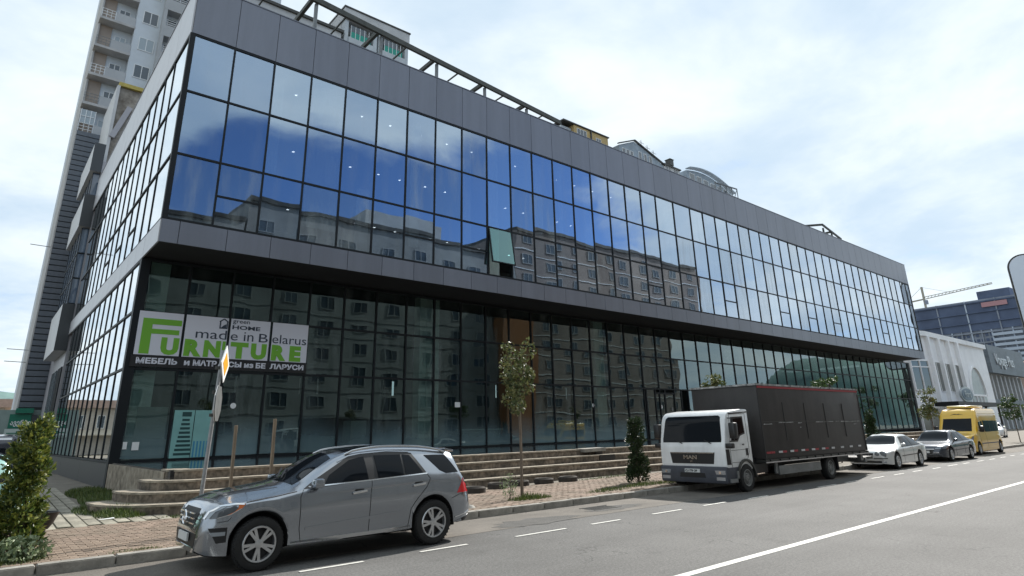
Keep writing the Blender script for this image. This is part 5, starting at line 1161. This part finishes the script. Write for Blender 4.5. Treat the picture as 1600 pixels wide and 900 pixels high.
for sg in (-1,1):
    l1 = bp_.patch('headlight', [(sg*1.10,.52),(sg*.80,.52),(sg*.76,.63),(sg*1.10,.63)], 'F', m_lamp, .006); bp_.patch('fog_lamp', [(sg*1.08,.36),(sg*.80,.36),(sg*.80,.45),(sg*1.08,.45)], 'F', m_lamp, .006)
    build('lamp_bulb', MB().lathe([(0,-.012),(.04,-.012),(.05,.01)], (-.068,sg*.93,.575), 'x', 14), m_chrome, l1)
    s_ = 'L' if sg < 0 else 'R'
    cab.patch('corner_panel', [(.03,.78),(.03,1.20),(.20,1.20),(.24,.78)], s_, m_black, .006)
    cab.strip('door_gap', [(.28,.62),(.26,1.2),(.30,1.45),(.40,2.18),(1.26,2.20),(1.30,1.1),(1.12,.86)], s_, .012, m_gap)
    cab.patch('window_surround', [(.36,1.40),(.46,2.10),(1.12,2.12),(1.16,1.62),(.88,1.56),(.72,1.40)], s_, m_trim, .005)
    cab.patch('side_window', [(.41,1.45),(.50,2.05),(1.07,2.07),(1.11,1.66),(.84,1.60),(.70,1.45)], s_, m_cglass, .010)
    cab.patch('door_handle', [(1.10,1.0),(1.22,1.0),(1.22,1.20),(1.10,1.20)], s_, m_black, .010)
    cab.strip('door_line', [(.30,1.16),(1.28,1.18)], s_, .010, m_gap); cab.strip('door_line', [(.30,.83),(.95,.83)], s_, .010, m_gap)
    text('door_lettering', 'MAN', (.92, -1.155, 1.30), .05, m_trim, TR, .004, bold=.002, world=False) if sg < 0 else None
    cab.strip('roof_gutter', [(.36,2.20),(1.44,2.25)], s_, .03, m_trim, .008)
    mr = build('mirror', MB().box(-.10,.10,-.10,.10,-.22,.22), m_trim, TR, True, bevel=.035); mr.location = (.22, sg*1.34, 1.72)
    build('mirror_arm', MB().tube([(.10,-sg*.30,.36),(.02,-sg*.02,.34),(.0,0,.1)], .018, 6).tube([(.10,-sg*.28,-.30),(.02,-sg*.02,-.30),(0,0,-.1)], .018, 6), m_trim, mr)
    m2 = build('low_mirror', MB().box(-.09,.09,-.11,.11,-.07,.07), m_trim, TR, True, bevel=.03); m2.location = (.10, sg*1.25, 1.30)
    fl = MB()
    for k in range(11):
        a = PI*k/10; b = PI*(k+1)/10
        if k < 10: fl.bar((.99-.50*math.cos(a),0,.385+.50*math.sin(a)),(.99-.50*math.cos(b),0,.385+.50*math.sin(b)),.30,.05,up=(0,1,0)) if False else fl.add([(.99-r_*math.cos(t_),sg*1.17+yy,.385+r_*math.sin(t_)) for r_ in (.46,.53) for t_ in (a,b) for yy in (-.15*1,.15)], [(0,1,3,2),(4,6,7,5),(0,4,5,1),(2,3,7,6),(0,2,6,4),(1,5,7,3)])
    o = build('mudguard', fl, m_steelD, TR, 40); o.location = (0, -sg*.13, 0)
    build('step_sill', MB().box(.42,.52 if False else .50,sg*1.14-.05,sg*1.14+.05,.30,.60).box(.05,.5,sg*1.16-.03,sg*1.16+.03,.30,.40), m_steel, TR)
    build('side_guard', MB().box(2.9,5.75,sg*1.13-.03,sg*1.13+.03,.36,.62).box(2.75,2.9,sg*1.10-.03,sg*1.10+.03,.40,.74), m_steel, TR)
    build('rear_mudflap', MB().box(7.0,7.04,sg*1.0-.2,sg*1.0+.2,.28,.8), m_black, TR)
tw = Solid(TR, 'chassis', MB().box(1.5,9.6,-.45,.45,.55,.74).box(1.47,2.05,-.9,.9,.45,.9).box(1.5,2.5,-1.0,-.5,.45,.72), m_black)
tw.wheels((.99, 6.47), 1.06, .385, .23, 'steel', M('steel_wheel', (.26,.26,.25), .6, .3, var=.5, vscale=5), .60)
bx = Solid(TR, 'box_body', MB().box(2.08,9.72,-1.2,1.2,.84,3.06), m_tarp, .03, 11)
build('floor_rail', MB().box(2.06,9.77,-1.215,1.215,.74,.835), m_steelD, TR); build('floor_edge', MB().box(2.04,9.79,-1.235,-1.216,.735,.765).box(2.04,9.79,1.216,1.235,.735,.765), m_rim, TR)
build('roof_edge', MB().box(2.05,9.75,-1.225,1.225,3.062,3.12), m_scr, TR)
build('red_band', MB().box(2.12,9.68,-1.212,-1.203,2.985,3.055), m_tred, TR)
for k in range(4): build('panel_joint', MB().box(3.58+k*1.5,3.62+k*1.5,-1.214,-1.202,1.38,2.55), m_black, TR)
build('side_hem', MB().box(2.15,9.66,-1.212,-1.202,1.93,1.955), m_steelD, TR)
for k in range(10):
    x = 2.18 + k*.75
    build('reflective_tape', MB().box(x,x+.24,-1.215,-1.203,1.0,1.06), m_twh if k else m_tred, TR); build('reflective_tape', MB().box(x+.26,x+.50,-1.215,-1.203,1.0,1.06), m_tred, TR) if k < 6 else None
for (xa, xb, z, h) in ((2.65,3.2,1.86,.03),(3.6,4.6,1.90,.035),(4.9,5.2,1.88,.03),(6.2,7.6,1.90,.03),(7.7,8.1,1.91,.03),(8.2,9.9,1.90,.035),(9.3,9.6,1.80,.04),(5.0,5.1,1.74,.03)):
    xa -= .42; xb -= .42; build('scrape', MB().ext([(xa,-1.2125,z),(xb,-1.2125,z+.01),(xb-.05,-1.2125,z+h),((xa+xb)/2,-1.2125,z+h*.6),(xa+.04,-1.2125,z+h)], (0,.010,0)), m_scr, TR)
for k in range(13): build('lashing_hook', MB().box(2.3+k*.6,2.36+k*.6,-1.245,-1.216,.775,.83), m_black, TR)
for xx in (2.11, 9.68): build('corner_edge', MB().box(xx-.03,xx+.03,-1.216,-1.201,.85,2.92), m_black, TR)
build('rear_underrun', MB().box(9.6,9.75,-1.1,1.1,.42,.58).box(8.5,9.6,-.5,-.4,.45,.72).box(8.5,9.6,.4,.5,.45,.72).box(9.2,9.4,-1.12,-.98,.5,.74), m_steel, TR)
build('tail_lift', MB().box(9.76,10.6,-1.0,1.0,.50,.60), m_steelD, TR)
build('fuel_tank', MB().box(3.3,4.5,.45,1.0,.35,.72), m_steel, TR, True, bevel=.05)
# ------------------------------------------------------------------ shop sign on the glass
FS = empty('furniture_sign', (8, YL-.1, 5.8), 'white and green furniture shop sign fixed to the glass at the left corner', 'sign')
m_sw = M('sign_white', (.66,.67,.74), .55); m_sg = M('sign_green_letters', (.16,.42,.03), .5); m_sk = M('sign_ink', (.03,.045,.07), .5); m_sb = M('sign_black', (.01,.01,.012), .5)
ys_ = YL - .09
for (a, b) in ((4.50,6.14),(6.25,7.95),(8.06,9.78),(9.90,11.58)): boxpart('sign_panel', FS, a, b, ys_-.02, ys_+.02, 5.12, 6.88, m_sw)
boxpart('sign_strip', FS, 4.42, 11.62, ys_-.018, ys_+.02, 4.64, 5.11, m_sb)
yt = ys_ - .022
build('big_letter', MB().box(4.66,5.02,yt-.006,yt+.006,5.16,6.60).box(5.02,6.10,yt-.006,yt+.006,6.36,6.60).box(5.02,6.04,yt-.006,yt+.006,5.98,6.18), m_sg, FS, world=True)
for s_, x0, x1 in (('U',5.42,6.09),('R',6.30,6.98),('N',7.06,7.74),('I',7.80,7.93),('T',8.14,8.90),('U',9.02,9.70),('R',9.93,10.60),('E',10.76,11.30)):
    fittext('letter', s_, x0, x1, 5.15, 5.86, yt, m_sg, FS, bold=.07)
fittext('slogan', 'mad', 6.68, 7.93, 5.93, 6.33, yt, m_sk, FS); fittext('slogan', 'e', 8.10, 8.40, 5.93, 6.20, yt, m_sk, FS); fittext('slogan', 'in', 8.66, 9.08, 5.93, 6.33, yt, m_sk, FS); fittext('slogan', 'B', 9.32, 9.72, 5.93, 6.31, yt, m_sk, FS); fittext('slogan', 'elarus', 9.92, 11.52, 5.93, 6.33, yt, m_sk, FS)
fittext('brand_word', 'green', 8.13, 8.86, 6.64, 6.82, yt, m_sk, FS, bold=.01); fittext('brand_word', 'HOME', 8.13, 9.34, 6.42, 6.60, yt, m_sk, FS, bold=.03)
lg = MB(); lx, lz = 7.76, 6.45
lg.box(lx-.17,lx-.12,yt-.012,yt,lz-.02,lz+.27).box(lx+.12,lx+.17,yt-.012,yt,lz-.02,lz+.27).box(lx-.17,lx+.17,yt-.0121,yt,lz-.05,lz+.0)
lg.bar((lx-.18,yt-.006,lz+.25),(lx,yt-.006,lz+.38),.012,.05).bar((lx+.18,yt-.006,lz+.25),(lx,yt-.006,lz+.38),.012,.05).ext([(lx-.1,yt-.011,lz+.0),(lx+.11,yt-.011,lz+.0),(lx+.11,yt-.011,lz+.16),(lx+.0,yt-.011,lz+.1)],(0,.011,0))
build('logo', lg, m_sk, FS, world=True)
for s_, x0, x1 in (('МЕБЕЛЬ',4.62,6.12),('и',6.38,6.59),('МАТР',6.72,7.66),('А',7.70,7.94),('СЫ',8.13,8.68),('из',8.80,9.20),('БЕ',9.30,9.73),('ЛАРУСИ',9.92,11.48)):
    fittext('cyrillic_word', s_, x0, x1, 4.77, 4.96 if s_ in ('и','из') else 5.01, yt, m_sw, FS, bold=.042)
# things stuck to the glass
PO = empty('shop_poster', (7, YL-.05, 2), 'pale teal poster with a dark ladder pattern and blue stripes in the second window', 'poster')
m_pt = M('poster_teal', (.22,.45,.43), .6, var=.15, vscale=1); m_pd = M('poster_dark', (.015,.06,.06), .6); m_pb = M('poster_blue', (.05,.25,.42), .6)
boxpart('sheet', PO, 6.30, 7.06, YL-.05, YL-.04, 1.12, 2.97, m_pt); boxpart('sheet', PO, 7.09, 7.76, YL-.05, YL-.04, 1.12, 2.97, m_pt)
for k in range(9):
    w0 = .16 + .022*(8-k); boxpart('printed_rung', PO, 6.78-w0, 6.78+w0-.04, YL-.056, YL-.051, 1.22+k*.165, 1.31+k*.165, m_pd)
boxpart('printed_top', PO, 6.60, 6.95, YL-.0562, YL-.0512, 2.72, 2.90, m_pd); 
for k in range(5): boxpart('printed_stripe', PO, 7.14+k*.125, 7.20+k*.125, YL-.056, YL-.051, 1.13, 1.75, m_pb)
for (x, z, w_, h) in ((4.72,1.65,.14,.27),(5.08,1.62,.24,.30)):
    o = meshobj('paper_notice', boxmesh('paper_notice', w_, .01, h, m_white), None, (x, YL-.03, z)); setp(o, 'narrow white paper taped low on the corner window' if w_ < .2 else 'wider white paper taped low on the corner window', 'notice', 'papers on the corner window')
for n_, (px, z, w_, lab) in enumerate(((8.55,3.16,.24,'white shield sticker on the glass below the black sign strip'),(20.35,3.30,.36,'white rectangular sticker on the dark glass right of the pale column'),(31.3,3.35,.26,'round white sticker on the glass left of the thuja behind the pavement'),(38.6,3.30,.26,'round white sticker on the left leaf of the entrance door'),(39.9,3.15,.26,'grey round sticker on the right leaf of the entrance door'),(52.5,3.3,.3,'white sticker on the glass right of the truck, nearer one'),(56.5,3.4,.3,'white sticker on the glass right of the truck, farther one'))):
    if n_ == 1: o = meshobj('sticker', boxmesh('sticker', w_, .01, .27, m_white), None, (px, YL-.03, z))
    else: o = build('sticker', MB().ext([(w_/2*math.cos(2*PI*i/12), -.005, w_/2*math.sin(2*PI*i/12)) for i in range(12)], (0,.01,0)), m_white if n_ != 4 else m_steel); o.location = (px, YL-.03, z)
    setp(o, lab, 'sticker', 'stickers on the glass')
AP = empty('address_plate', (18.9, 29.6, 3.2), 'dark blue house-shaped address plate with a white edge on the pale column', 'sign')
m_navy = M('plate_navy', (.03,.08,.15), .4)
build('plate', MB().ext([(18.68,29.64,2.95),(19.42,29.64,2.95),(19.42,29.64,3.33),(19.05,29.64,3.46),(18.68,29.64,3.33)], (0,.03,0)), m_navy, AP, world=True)
build('roof_edge', MB().bar((18.62,29.62,3.33),(19.05,29.62,3.50),.05,.06).bar((19.48,29.62,3.33),(19.05,29.62,3.50),.05,.06), m_white, AP, world=True)
build('worn_print', MB().box(18.78,19.3,29.63,29.639,3.07,3.10).box(18.8,19.28,29.63,29.639,3.16,3.19), m_steel, AP, world=True)
# ------------------------------------------------------------------ road sign post, stakes
m_galv = M('galvanised', (.34,.35,.36), .5, .5, var=.25, vscale=6); m_wood = M('grey_wood', (.24,.185,.13), .85, var=.4, vscale=6, stretch=(3,3,.4), bump=.3); m_yel = M('sign_yellow', (.72,.33,.01), .5)
RS = empty('road_sign', (3.63, 13.5, .12), 'grey road sign post with a yellow priority diamond seen nearly edge-on', 'road sign')
build('post', MB().tube([(3.60,13.55,.1),(3.70,13.52,3.55)], .038, 10), m_galv, RS, 40, world=True)
th = math.radians(-27); sx_, sy_ = math.cos(th), math.sin(th)       # face normal
nv = Vector((sx_, sy_, 0)); tv = Vector((-sy_, sx_, 0)); cc = Vector((3.735, 13.44, 3.27))
def dia(r, d0, d1): return MB().ext([cc+tv*r+nv*d0, cc+Vector((0,0,r))+nv*d0, cc-tv*r+nv*d0, cc-Vector((0,0,r))+nv*d0], nv*(d1-d0))
build('white_diamond', dia(.37,0,.02), m_white, RS, world=True); build('yellow_diamond', dia(.235,.021,.026), m_yel, RS, world=True)
th2 = math.radians(155); n2 = Vector((math.cos(th2), math.sin(th2), 0)); t2 = Vector((-n2.y, n2.x, 0)); c2 = Vector((3.72, 13.48, 2.5))
oc = [(.36*math.cos(PI/8+PI/4*i), .36*math.sin(PI/8+PI/4*i)) for i in range(8)]
build('octagon_back', MB().ext([c2+t2*a+Vector((0,0,b)) for a, b in oc], n2*.02), m_steel, RS, world=True)
build('sign_face', MB().ext([c2+t2*a*1.02+Vector((0,0,b*1.02))+n2*.0205 for a, b in oc], n2*.008), m_white, RS, world=True)
for z in (2.72, 2.28, 3.2): build('clamp', MB().tube([(3.62+.03*(z-1)/2.5,13.53,z-.03),(3.62+.03*(z-1)/2.5,13.53,z+.03)], .055, 8), m_steelD, RS, world=True)
for (x, zt, lab) in ((4.13,2.08,'shorter grey wooden stake, the one next to the road sign post'),(4.90,2.20,'taller grey wooden stake, farther from the road sign post')):
    o = build('wooden_stake', MB().bar((x,13.5,.08),(x-.02,13.5,zt),.075,.05), m_wood, None, at=(x,13.5,.1), bevel=.006); setp(o, lab, 'stake', 'wooden stakes')
# ------------------------------------------------------------------ tyres half sunk along the steps
tm = MB().lathe([(.19,0),(.21,.10),(.24,.17),(.29,.19),(.325,.16),(.335,.09),(.33,.02),(.30,-.01)], axis='z', n=36)
for k in range(36): t = 2*PI*k/36; tm.bar((.325*math.cos(t),.325*math.sin(t),.03),(.325*math.cos(t+.07),.325*math.sin(t+.07),.15),.02,.02,up=(math.cos(t),math.sin(t),0))
tlabs = ['old tyre on the pavement nearest the silver car','old tyre by the steps, second from the silver car','old tyre directly behind the young tree trunk','old tyre by the steps just right of the young tree','old tyre farthest right along the foot of the steps']
TY = None
for (x, y), lab in zip(((11.75,15.75),(13.05,16.25),(14.1,16.45),(15.2,16.45),(16.25,16.35)), tlabs):
    if TY is None:
        TY = build('old_tyre', tm, M('weathered_rubber', (.028,.024,.021), .9, var=.5, vscale=5, col2=(.06,.05,.04)), None, 40); o = TY
        build('soil', MB().lathe([(0,.10),(.2,.085),(.235,.02)], axis='z', n=16), M('soil', (.07,.05,.035), .95, var=.4, vscale=9), TY)
    else: o = copy_tree(TY)
    o.location = (x, y, .12); o.rotation_euler = (random.uniform(-.03,.03), random.uniform(-.03,.03), random.uniform(0,6)); setp(o, lab, 'tyre', 'old tyres along the steps')
# ------------------------------------------------------------------ plants
def leaves(mb, pts, size, up=.3, asp=.5, out=None):
    for p in pts:
        s_ = size*random.uniform(.6,1.3); d = Vector((random.gauss(0,1),random.gauss(0,1),random.gauss(0,1)+up))
        if out is not None: d += (p-out(p))*out.k if hasattr(out,'k') else (p-out(p))*3
        d.normalize(); q = d.cross(Vector((random.gauss(0,1),random.gauss(0,1),random.gauss(0,1)))).normalized()
        nrm = d.cross(q); a = p - d*s_*.5; b = p + d*s_*.5; w_ = s_*asp*.5
        mb.add([a, p+q*w_+nrm*w_*.25, b, p-q*w_+nrm*w_*.25], [(0,1,2,3)])
    return mb
def rblob(c, rx, rz, n, shell=.55):
    out = []
    while len(out) < n:
        v = Vector((random.uniform(-1,1),random.uniform(-1,1),random.uniform(-1,1))); l = v.length
        if l > 1 or (l < shell and random.random() < .75): continue
        out.append(Vector((c[0]+v.x*rx, c[1]+v.y*rx, c[2]+v.z*rz)))
    return out
m_bark = M('bark', (.16,.125,.095), .9, var=.4, vscale=8, stretch=(3,3,.5), bump=.5)
m_lf1 = leafmat('leaf_olive', [(.035,.055,.018),(.07,.095,.03),(.13,.15,.05),(.20,.19,.07)]); m_lf2 = leafmat('leaf_thuja', [(.010,.022,.008),(.022,.045,.013),(.045,.075,.02)], .15)
m_lf3 = leafmat('leaf_shrub', [(.025,.05,.012),(.07,.115,.025),(.17,.21,.04),(.30,.30,.06)]); m_lf4 = leafmat('leaf_pale', [(.10,.15,.07),(.20,.26,.13),(.34,.39,.24)])
m_lf5 = leafmat('leaf_green', [(.02,.045,.012),(.045,.085,.02),(.085,.13,.035)])
def young_tree(label, base, zc, rx, rz, n, size, lf, stake=True, clumps=14, group='young street trees'):
    t = empty('young_tree', base, label, 'tree', group)
    h = zc - base[2]
    tr_ = build('trunk', MB().tube([(0,0,0),(.015,.01,h*.4),(-.01,.0,h*.75),(.02,.01,h+.1)], [.038,.032,.026,.012], 8), m_bark, t, True)
    br = MB(); cl = []
    for k in range(clumps):
        a = 2*PI*k/clumps*1.7; rr = rx*random.uniform(.2,.85); z = h + rz*random.uniform(-.95,.82)
        e = Vector((rr*math.cos(a), rr*math.sin(a), z)); cl.append(e); br.tube([(0,0,h-rz*.9+ (z-h+rz)*.35), e*.5+Vector((0,0,z*.45)) if False else Vector((e.x*.5,e.y*.5,(h-rz*.6+z)/2)), e], [.014,.010,.004], 5)
    build('limbs', br, m_bark, t)
    mb = MB(); 
    for e in cl: leaves(mb, rblob(e, rx*random.uniform(.28,.55), rz*random.uniform(.2,.36), int(n/clumps*random.uniform(.5,1.3)), .2), size, .2, .5)
    cr = build('crown', mb, lf, t, recalc=False)
    if stake: build('support_stake', MB().bar((.06,.03,0),(.05,.03,h*.72),.035,.035), m_wood, t)
    return t
young_tree('young olive-leaved tree with a slim staked trunk between the silver car and the truck', (11.48, 13.3, .1), 3.33, .64, .92, 2300, .105, m_lf1)
young_tree('round young tree whose crown shows above the truck cab', (21.5, 13.5, .1), 3.3, .50, .62, 1000, .12, m_lf1)
young_tree('bright green young tree whose crown tops the rear of the truck box', (31.4, 13.5, .1), 3.55, .72, .55, 900, .15, m_lf5)
young_tree('thin young tree between the dark saloon and the white showroom', (45.1, 13.6, .1), 3.0, .75, 1.0, 900, .17, m_lf1)
young_tree('small young tree in front of the white hatchback on the far right', (65.0, 13.7, .1), 2.9, .9, .95, 700, .22, m_lf5)
def thuja(label, base, H_, R_, n, size, lf, group='columnar thujas', low=.12, taper=.5):
    t = empty('thuja', base, label, 'shrub', group)
    build('stem', MB().tube([(0,0,0),(.02,0,H_*.5),(0,0,H_*.93)], [.05,.03,.008], 7).tube([(.03,0,.05),(.12,.05,H_*.4)], [.02,.006], 5).tube([(-.02,0,.05),(-.12,-.04,H_*.4)], [.02,.006], 5), m_bark, t, True)
    mb = MB(); pts = []
    for k in range(n):
        u = random.random()**.85; z = H_*(low + (1-low)*u); a = random.uniform(0,2*PI)
        env = R_*min(1.0, .45+u/.22)*(1-u)**taper*(1+.16*math.sin(a*3+z*5)+.10*math.sin(a*5-z*9))
        r = env*(random.random()**.35); pts.append(Vector((r*math.cos(a), r*math.sin(a), z)))
    for p in pts:
        s_ = size*random.uniform(.6,1.4); d = Vector((p.x*1.6, p.y*1.6, .55+random.uniform(-.3,.5))) + Vector((random.gauss(0,.3),random.gauss(0,.3),random.gauss(0,.3))); d.normalize()
        q = d.cross(Vector((random.gauss(0,1),random.gauss(0,1),random.gauss(0,.6)))).normalized(); w_ = s_*.22
        mb.add([p-d*s_*.4, p+q*w_, p+d*s_*.6, p-q*w_], [(0,1,2,3)])
    build('foliage', mb, lf, t, recalc=False)
    return t
def clump_shrub(name, label, base, H_, r0, r1, nc, nl, ls, lf, group, lean=0, low=0.0):
    t = empty(name, base, label, 'shrub', group); tw_ = MB(); lv = MB()
    for k in range(nc):
        u = (k+.5)/(nc*.85) if k < nc*.85 else random.random()*.5
        z = H_*(low+(1-low)*min(u,1)) - .08; R_ = (r0 - (r0-r1)*min(u,1)**.9)*random.uniform(.82,1.18); a = k*2.4 + random.uniform(-.5,.5); rr = R_*random.uniform(.35,.98)
        c_ = (rr*math.cos(a) + lean*(1-min(u,1)), rr*math.sin(a), z + random.uniform(-.05,.08)); sz_ = random.uniform(.62,1.0)*(.11+.16*r0)
        tw_.tube([(0,0,max(0,z-.25)),(c_[0]*.6,c_[1]*.6,z-.05),c_],[.014,.008,.003],5)
        for p in rblob(c_, sz_, sz_*1.1, int(nl*random.uniform(.6,1.3)), .25):
            d = (p-Vector(c_))*2.2 + Vector((c_[0],c_[1],0))*.7 + Vector((random.gauss(0,.18),random.gauss(0,.18),.18+random.gauss(0,.15))); d.normalize()
            q = d.cross(Vector((random.gauss(0,1),random.gauss(0,1),random.gauss(0,1)))).normalized(); s_ = ls*random.uniform(.5,1.5); nrm = d.cross(q)
            lv.add([p-d*s_*.4, p+q*s_*.26+nrm*s_*.08, p+d*s_*.6, p-q*s_*.26+nrm*s_*.08], [(0,1,2,3)])
    build('stem', MB().tube([(0,0,0),(.02,0,H_*.5),(0,.02,H_*.92)],[.045,.03,.008],7).tube([(.03,0,0),(.10,.05,H_*.35)],[.02,.006],5).tube([(-.02,0,0),(-.10,-.04,H_*.35)],[.02,.006],5), m_bark, t, True)
    build('twigs', tw_, m_bark, t); build('foliage', lv, lf, t, recalc=False); return t
clump_shrub('thuja', 'dark columnar thuja on the kerb strip just left of the white truck', (17.05, 13.9, .1), 2.08, .36, .15, 54, 110, .075, m_lf2, 'columnar thujas', 0, .12)
clump_shrub('thuja', 'small dark thuja seen between the truck box and the silver saloon', (36.0, 13.7, .1), 2.25, .55, .12, 40, 60, .13, m_lf2, 'columnar thujas', 0, .08)
# leafy column at the left edge, with a paler bush at its foot
LS = clump_shrub('leafy_shrub', 'tall leafy green shrub column at the left edge of the pavement', (.92, 13.45, .1), 2.10, .47, .17, 62, 125, .08, m_lf3, 'shrubs at the left edge', -.14)
pb = empty('pale_bush', (1.05, 12.85, .1), 'low pale-leaved bush at the foot of the left shrub column', 'shrub', 'shrubs at the left edge')
build('twigs', MB().tube([(0,0,0),(.1,.05,.3)],[.012,.005],5).tube([(0,0,0),(-.15,0,.35)],[.012,.005],5).tube([(0,0,0),(-.02,.1,.45)],[.012,.005],5), m_bark, pb)
build('foliage', leaves(MB(), rblob((-.12,.0,.16), .42, .22, 800, .2), .075, .3, .62), m_lf4, pb, recalc=False)
PL = empty('black_planter', (1.34, 14.9, .1), 'black plastic bowl planter half hidden behind the left shrub', 'planter')
PL.scale = (.8,.8,.8); build('bowl', MB().lathe([(.12,.30),(.20,.42),(.28,.62),(.30,.66),(.27,.66),(.2,.46)], axis='z', n=22), m_trim, PL, True); build('stand', MB().lathe([(.10,.0),(.06,.1),(.08,.31)], axis='z', n=12), m_trim, PL, True)
# low plants and grass: nobody could count the blades
def grass(label, spots, hgt, n, mat=None):
    mb = MB()
    for (x, y, rx, ry, k) in spots:
        for i in range(int(n*k)):
            a = random.uniform(0,2*PI); r = math.sqrt(random.random()); px, py = x+rx*r*math.cos(a), y+ry*r*math.sin(a); h = hgt*random.uniform(.4,1.2)*(1.15-r*.7)
            d = random.uniform(0,2*PI); lx, ly = math.cos(d)*h*.45, math.sin(d)*h*.45; w_ = .010
            mb.add([(px-w_*math.sin(d),py+w_*math.cos(d),.10),(px+w_*math.sin(d),py-w_*math.cos(d),.10),(px+lx*.5+w_*.6*math.sin(d),py+ly*.5-w_*.6*math.cos(d),.10+h*.65),(px+lx,py+ly,.10+h)], [(0,1,2,3)])
    return build('grass', mb, mat or m_grass, None, recalc=False, kind='stuff', label=label, category='grass')
grass('rough grass growing along the foot of the left glass wall', [(3.65,22.5,.8,3.8,1.6),(3.2,20.0,.85,1.6,1.1),(3.2,18.5,.6,1.0,.9),(3.6,26.5,.7,3,1.0)], .26, 2200)
grass('tuft of grass around the foot of the young tree', [(11.6,13.1,.75,.30,1)], .20, 900)
grass('grass along the kerb around the dark thuja', [(16.6,13.25,2.2,.34,1.0),(18.3,13.0,1.2,.4,.5),(14.4,12.9,1.0,.25,.3)], .16, 1500)
grass('grass tufts on the kerb beside the nose of the silver car', [(2.55,12.38,.38,.10,.5),(2.2,12.36,.2,.06,.15),(8.6,12.9,.5,.2,.2)], .10, 700)
grass('grass under the shrub at the left edge', [(.7,12.7,.7,.35,1)], .15, 1000)
grass('moss and grass at the base of the steps', [(19,16.55,2.2,.18,.5),(4.6,17.0,1.2,.15,.4)], .12, 900)
wd = empty('weed', (11.0, 13.25, .1), 'spindly weed growing beside the young tree', 'plant')
mb = MB(); 
for k in range(7): a = random.uniform(0,6); mb.tube([(0,0,0),(.10*math.cos(a),.10*math.sin(a),.3),(.2*math.cos(a),.2*math.sin(a),.6+.15*random.random())],[.006,.005,.002],4)
build('stems', mb, m_bark, wd); build('foliage', leaves(MB(), rblob((0,0,.42),.26,.36,260,.1), .055, .3, .5), m_lf4, wd, recalc=False)
# trees across the street, seen in the glass
for i, (x, y, h, lab) in enumerate(((112,-12,7,'street tree across the road, nearest the panel blocks'),(124,-13,8,'street tree across the road, second from the panel blocks'),(140,-12,7.5,'street tree across the road, third from the panel blocks'),(158,-16,10,'tall street tree across the road, fourth from the panel blocks'),(178,-14,9,'street tree across the road, fifth from the panel blocks'),(200,-18,12,'tallest street tree across the road, sixth from the panel blocks'),(228,-16,11,'street tree across the road, farthest from the panel blocks'),(-9,30,5.5,'broad tree left of the side yard, nearer one'),(-10,40,6.5,'broad tree left of the side yard, farther one'))):
    t = empty('street_tree', (x, y, 0), lab, 'tree', 'trees seen only in the glass'); build('trunk', MB().tube([(0,0,0),(.1,0,h*.5),(0,0,h*.8)],[.2,.15,.05],8), m_bark, t, True)
    mb = MB()
    for k in range(9): leaves(mb, rblob((random.uniform(-1.8,1.8),random.uniform(-1.8,1.8),h*random.uniform(.55,.95)), 1.5, 1.1, 110, .2), .5, .2, .6)
    build('crown', mb, m_lf5, t, recalc=False)
# litter on the pavement and road
for (x, y, z, s_, lab) in ((2.75,17.6,.152,.16,'scrap of white paper on the grey paving'),(1.45,20.3,.152,.08,'tiny scrap of paper in the shade of the side wall')):
    o = build('paper_scrap', MB().ext([(-s_,-.03,0),(s_,-.05,.01),(s_*.9,.04,.02),(-s_*.8,.05,.0)], (0,0,.004)), m_white); o.location = (x,y,z); setp(o, lab, 'litter')
o = build('stone', MB().lathe([(0,.09),(.10,.075),(.16,.02),(.15,-.02)], axis='z', n=9), m_kerb, None, True); o.location = (9.35, 12.75, .13); setp(o, 'grey stone lying by the kerb behind the silver car', 'stone')
dr_ = empty('street_drain', (12.2, 11.2, 0), 'rusty grated drain in the gutter between the silver car and the truck', 'drain')
for k in range(12): build('drain_bar', MB().box(-.42+k*.07,-.385+k*.07,-.22,.22,.005,.012), m_steelD, dr_)
build('drain_frame', MB().box(-.48,.48,-.27,-.22,.005,.014).box(-.48,.48,.22,.27,.005,.014), m_steelD, dr_)
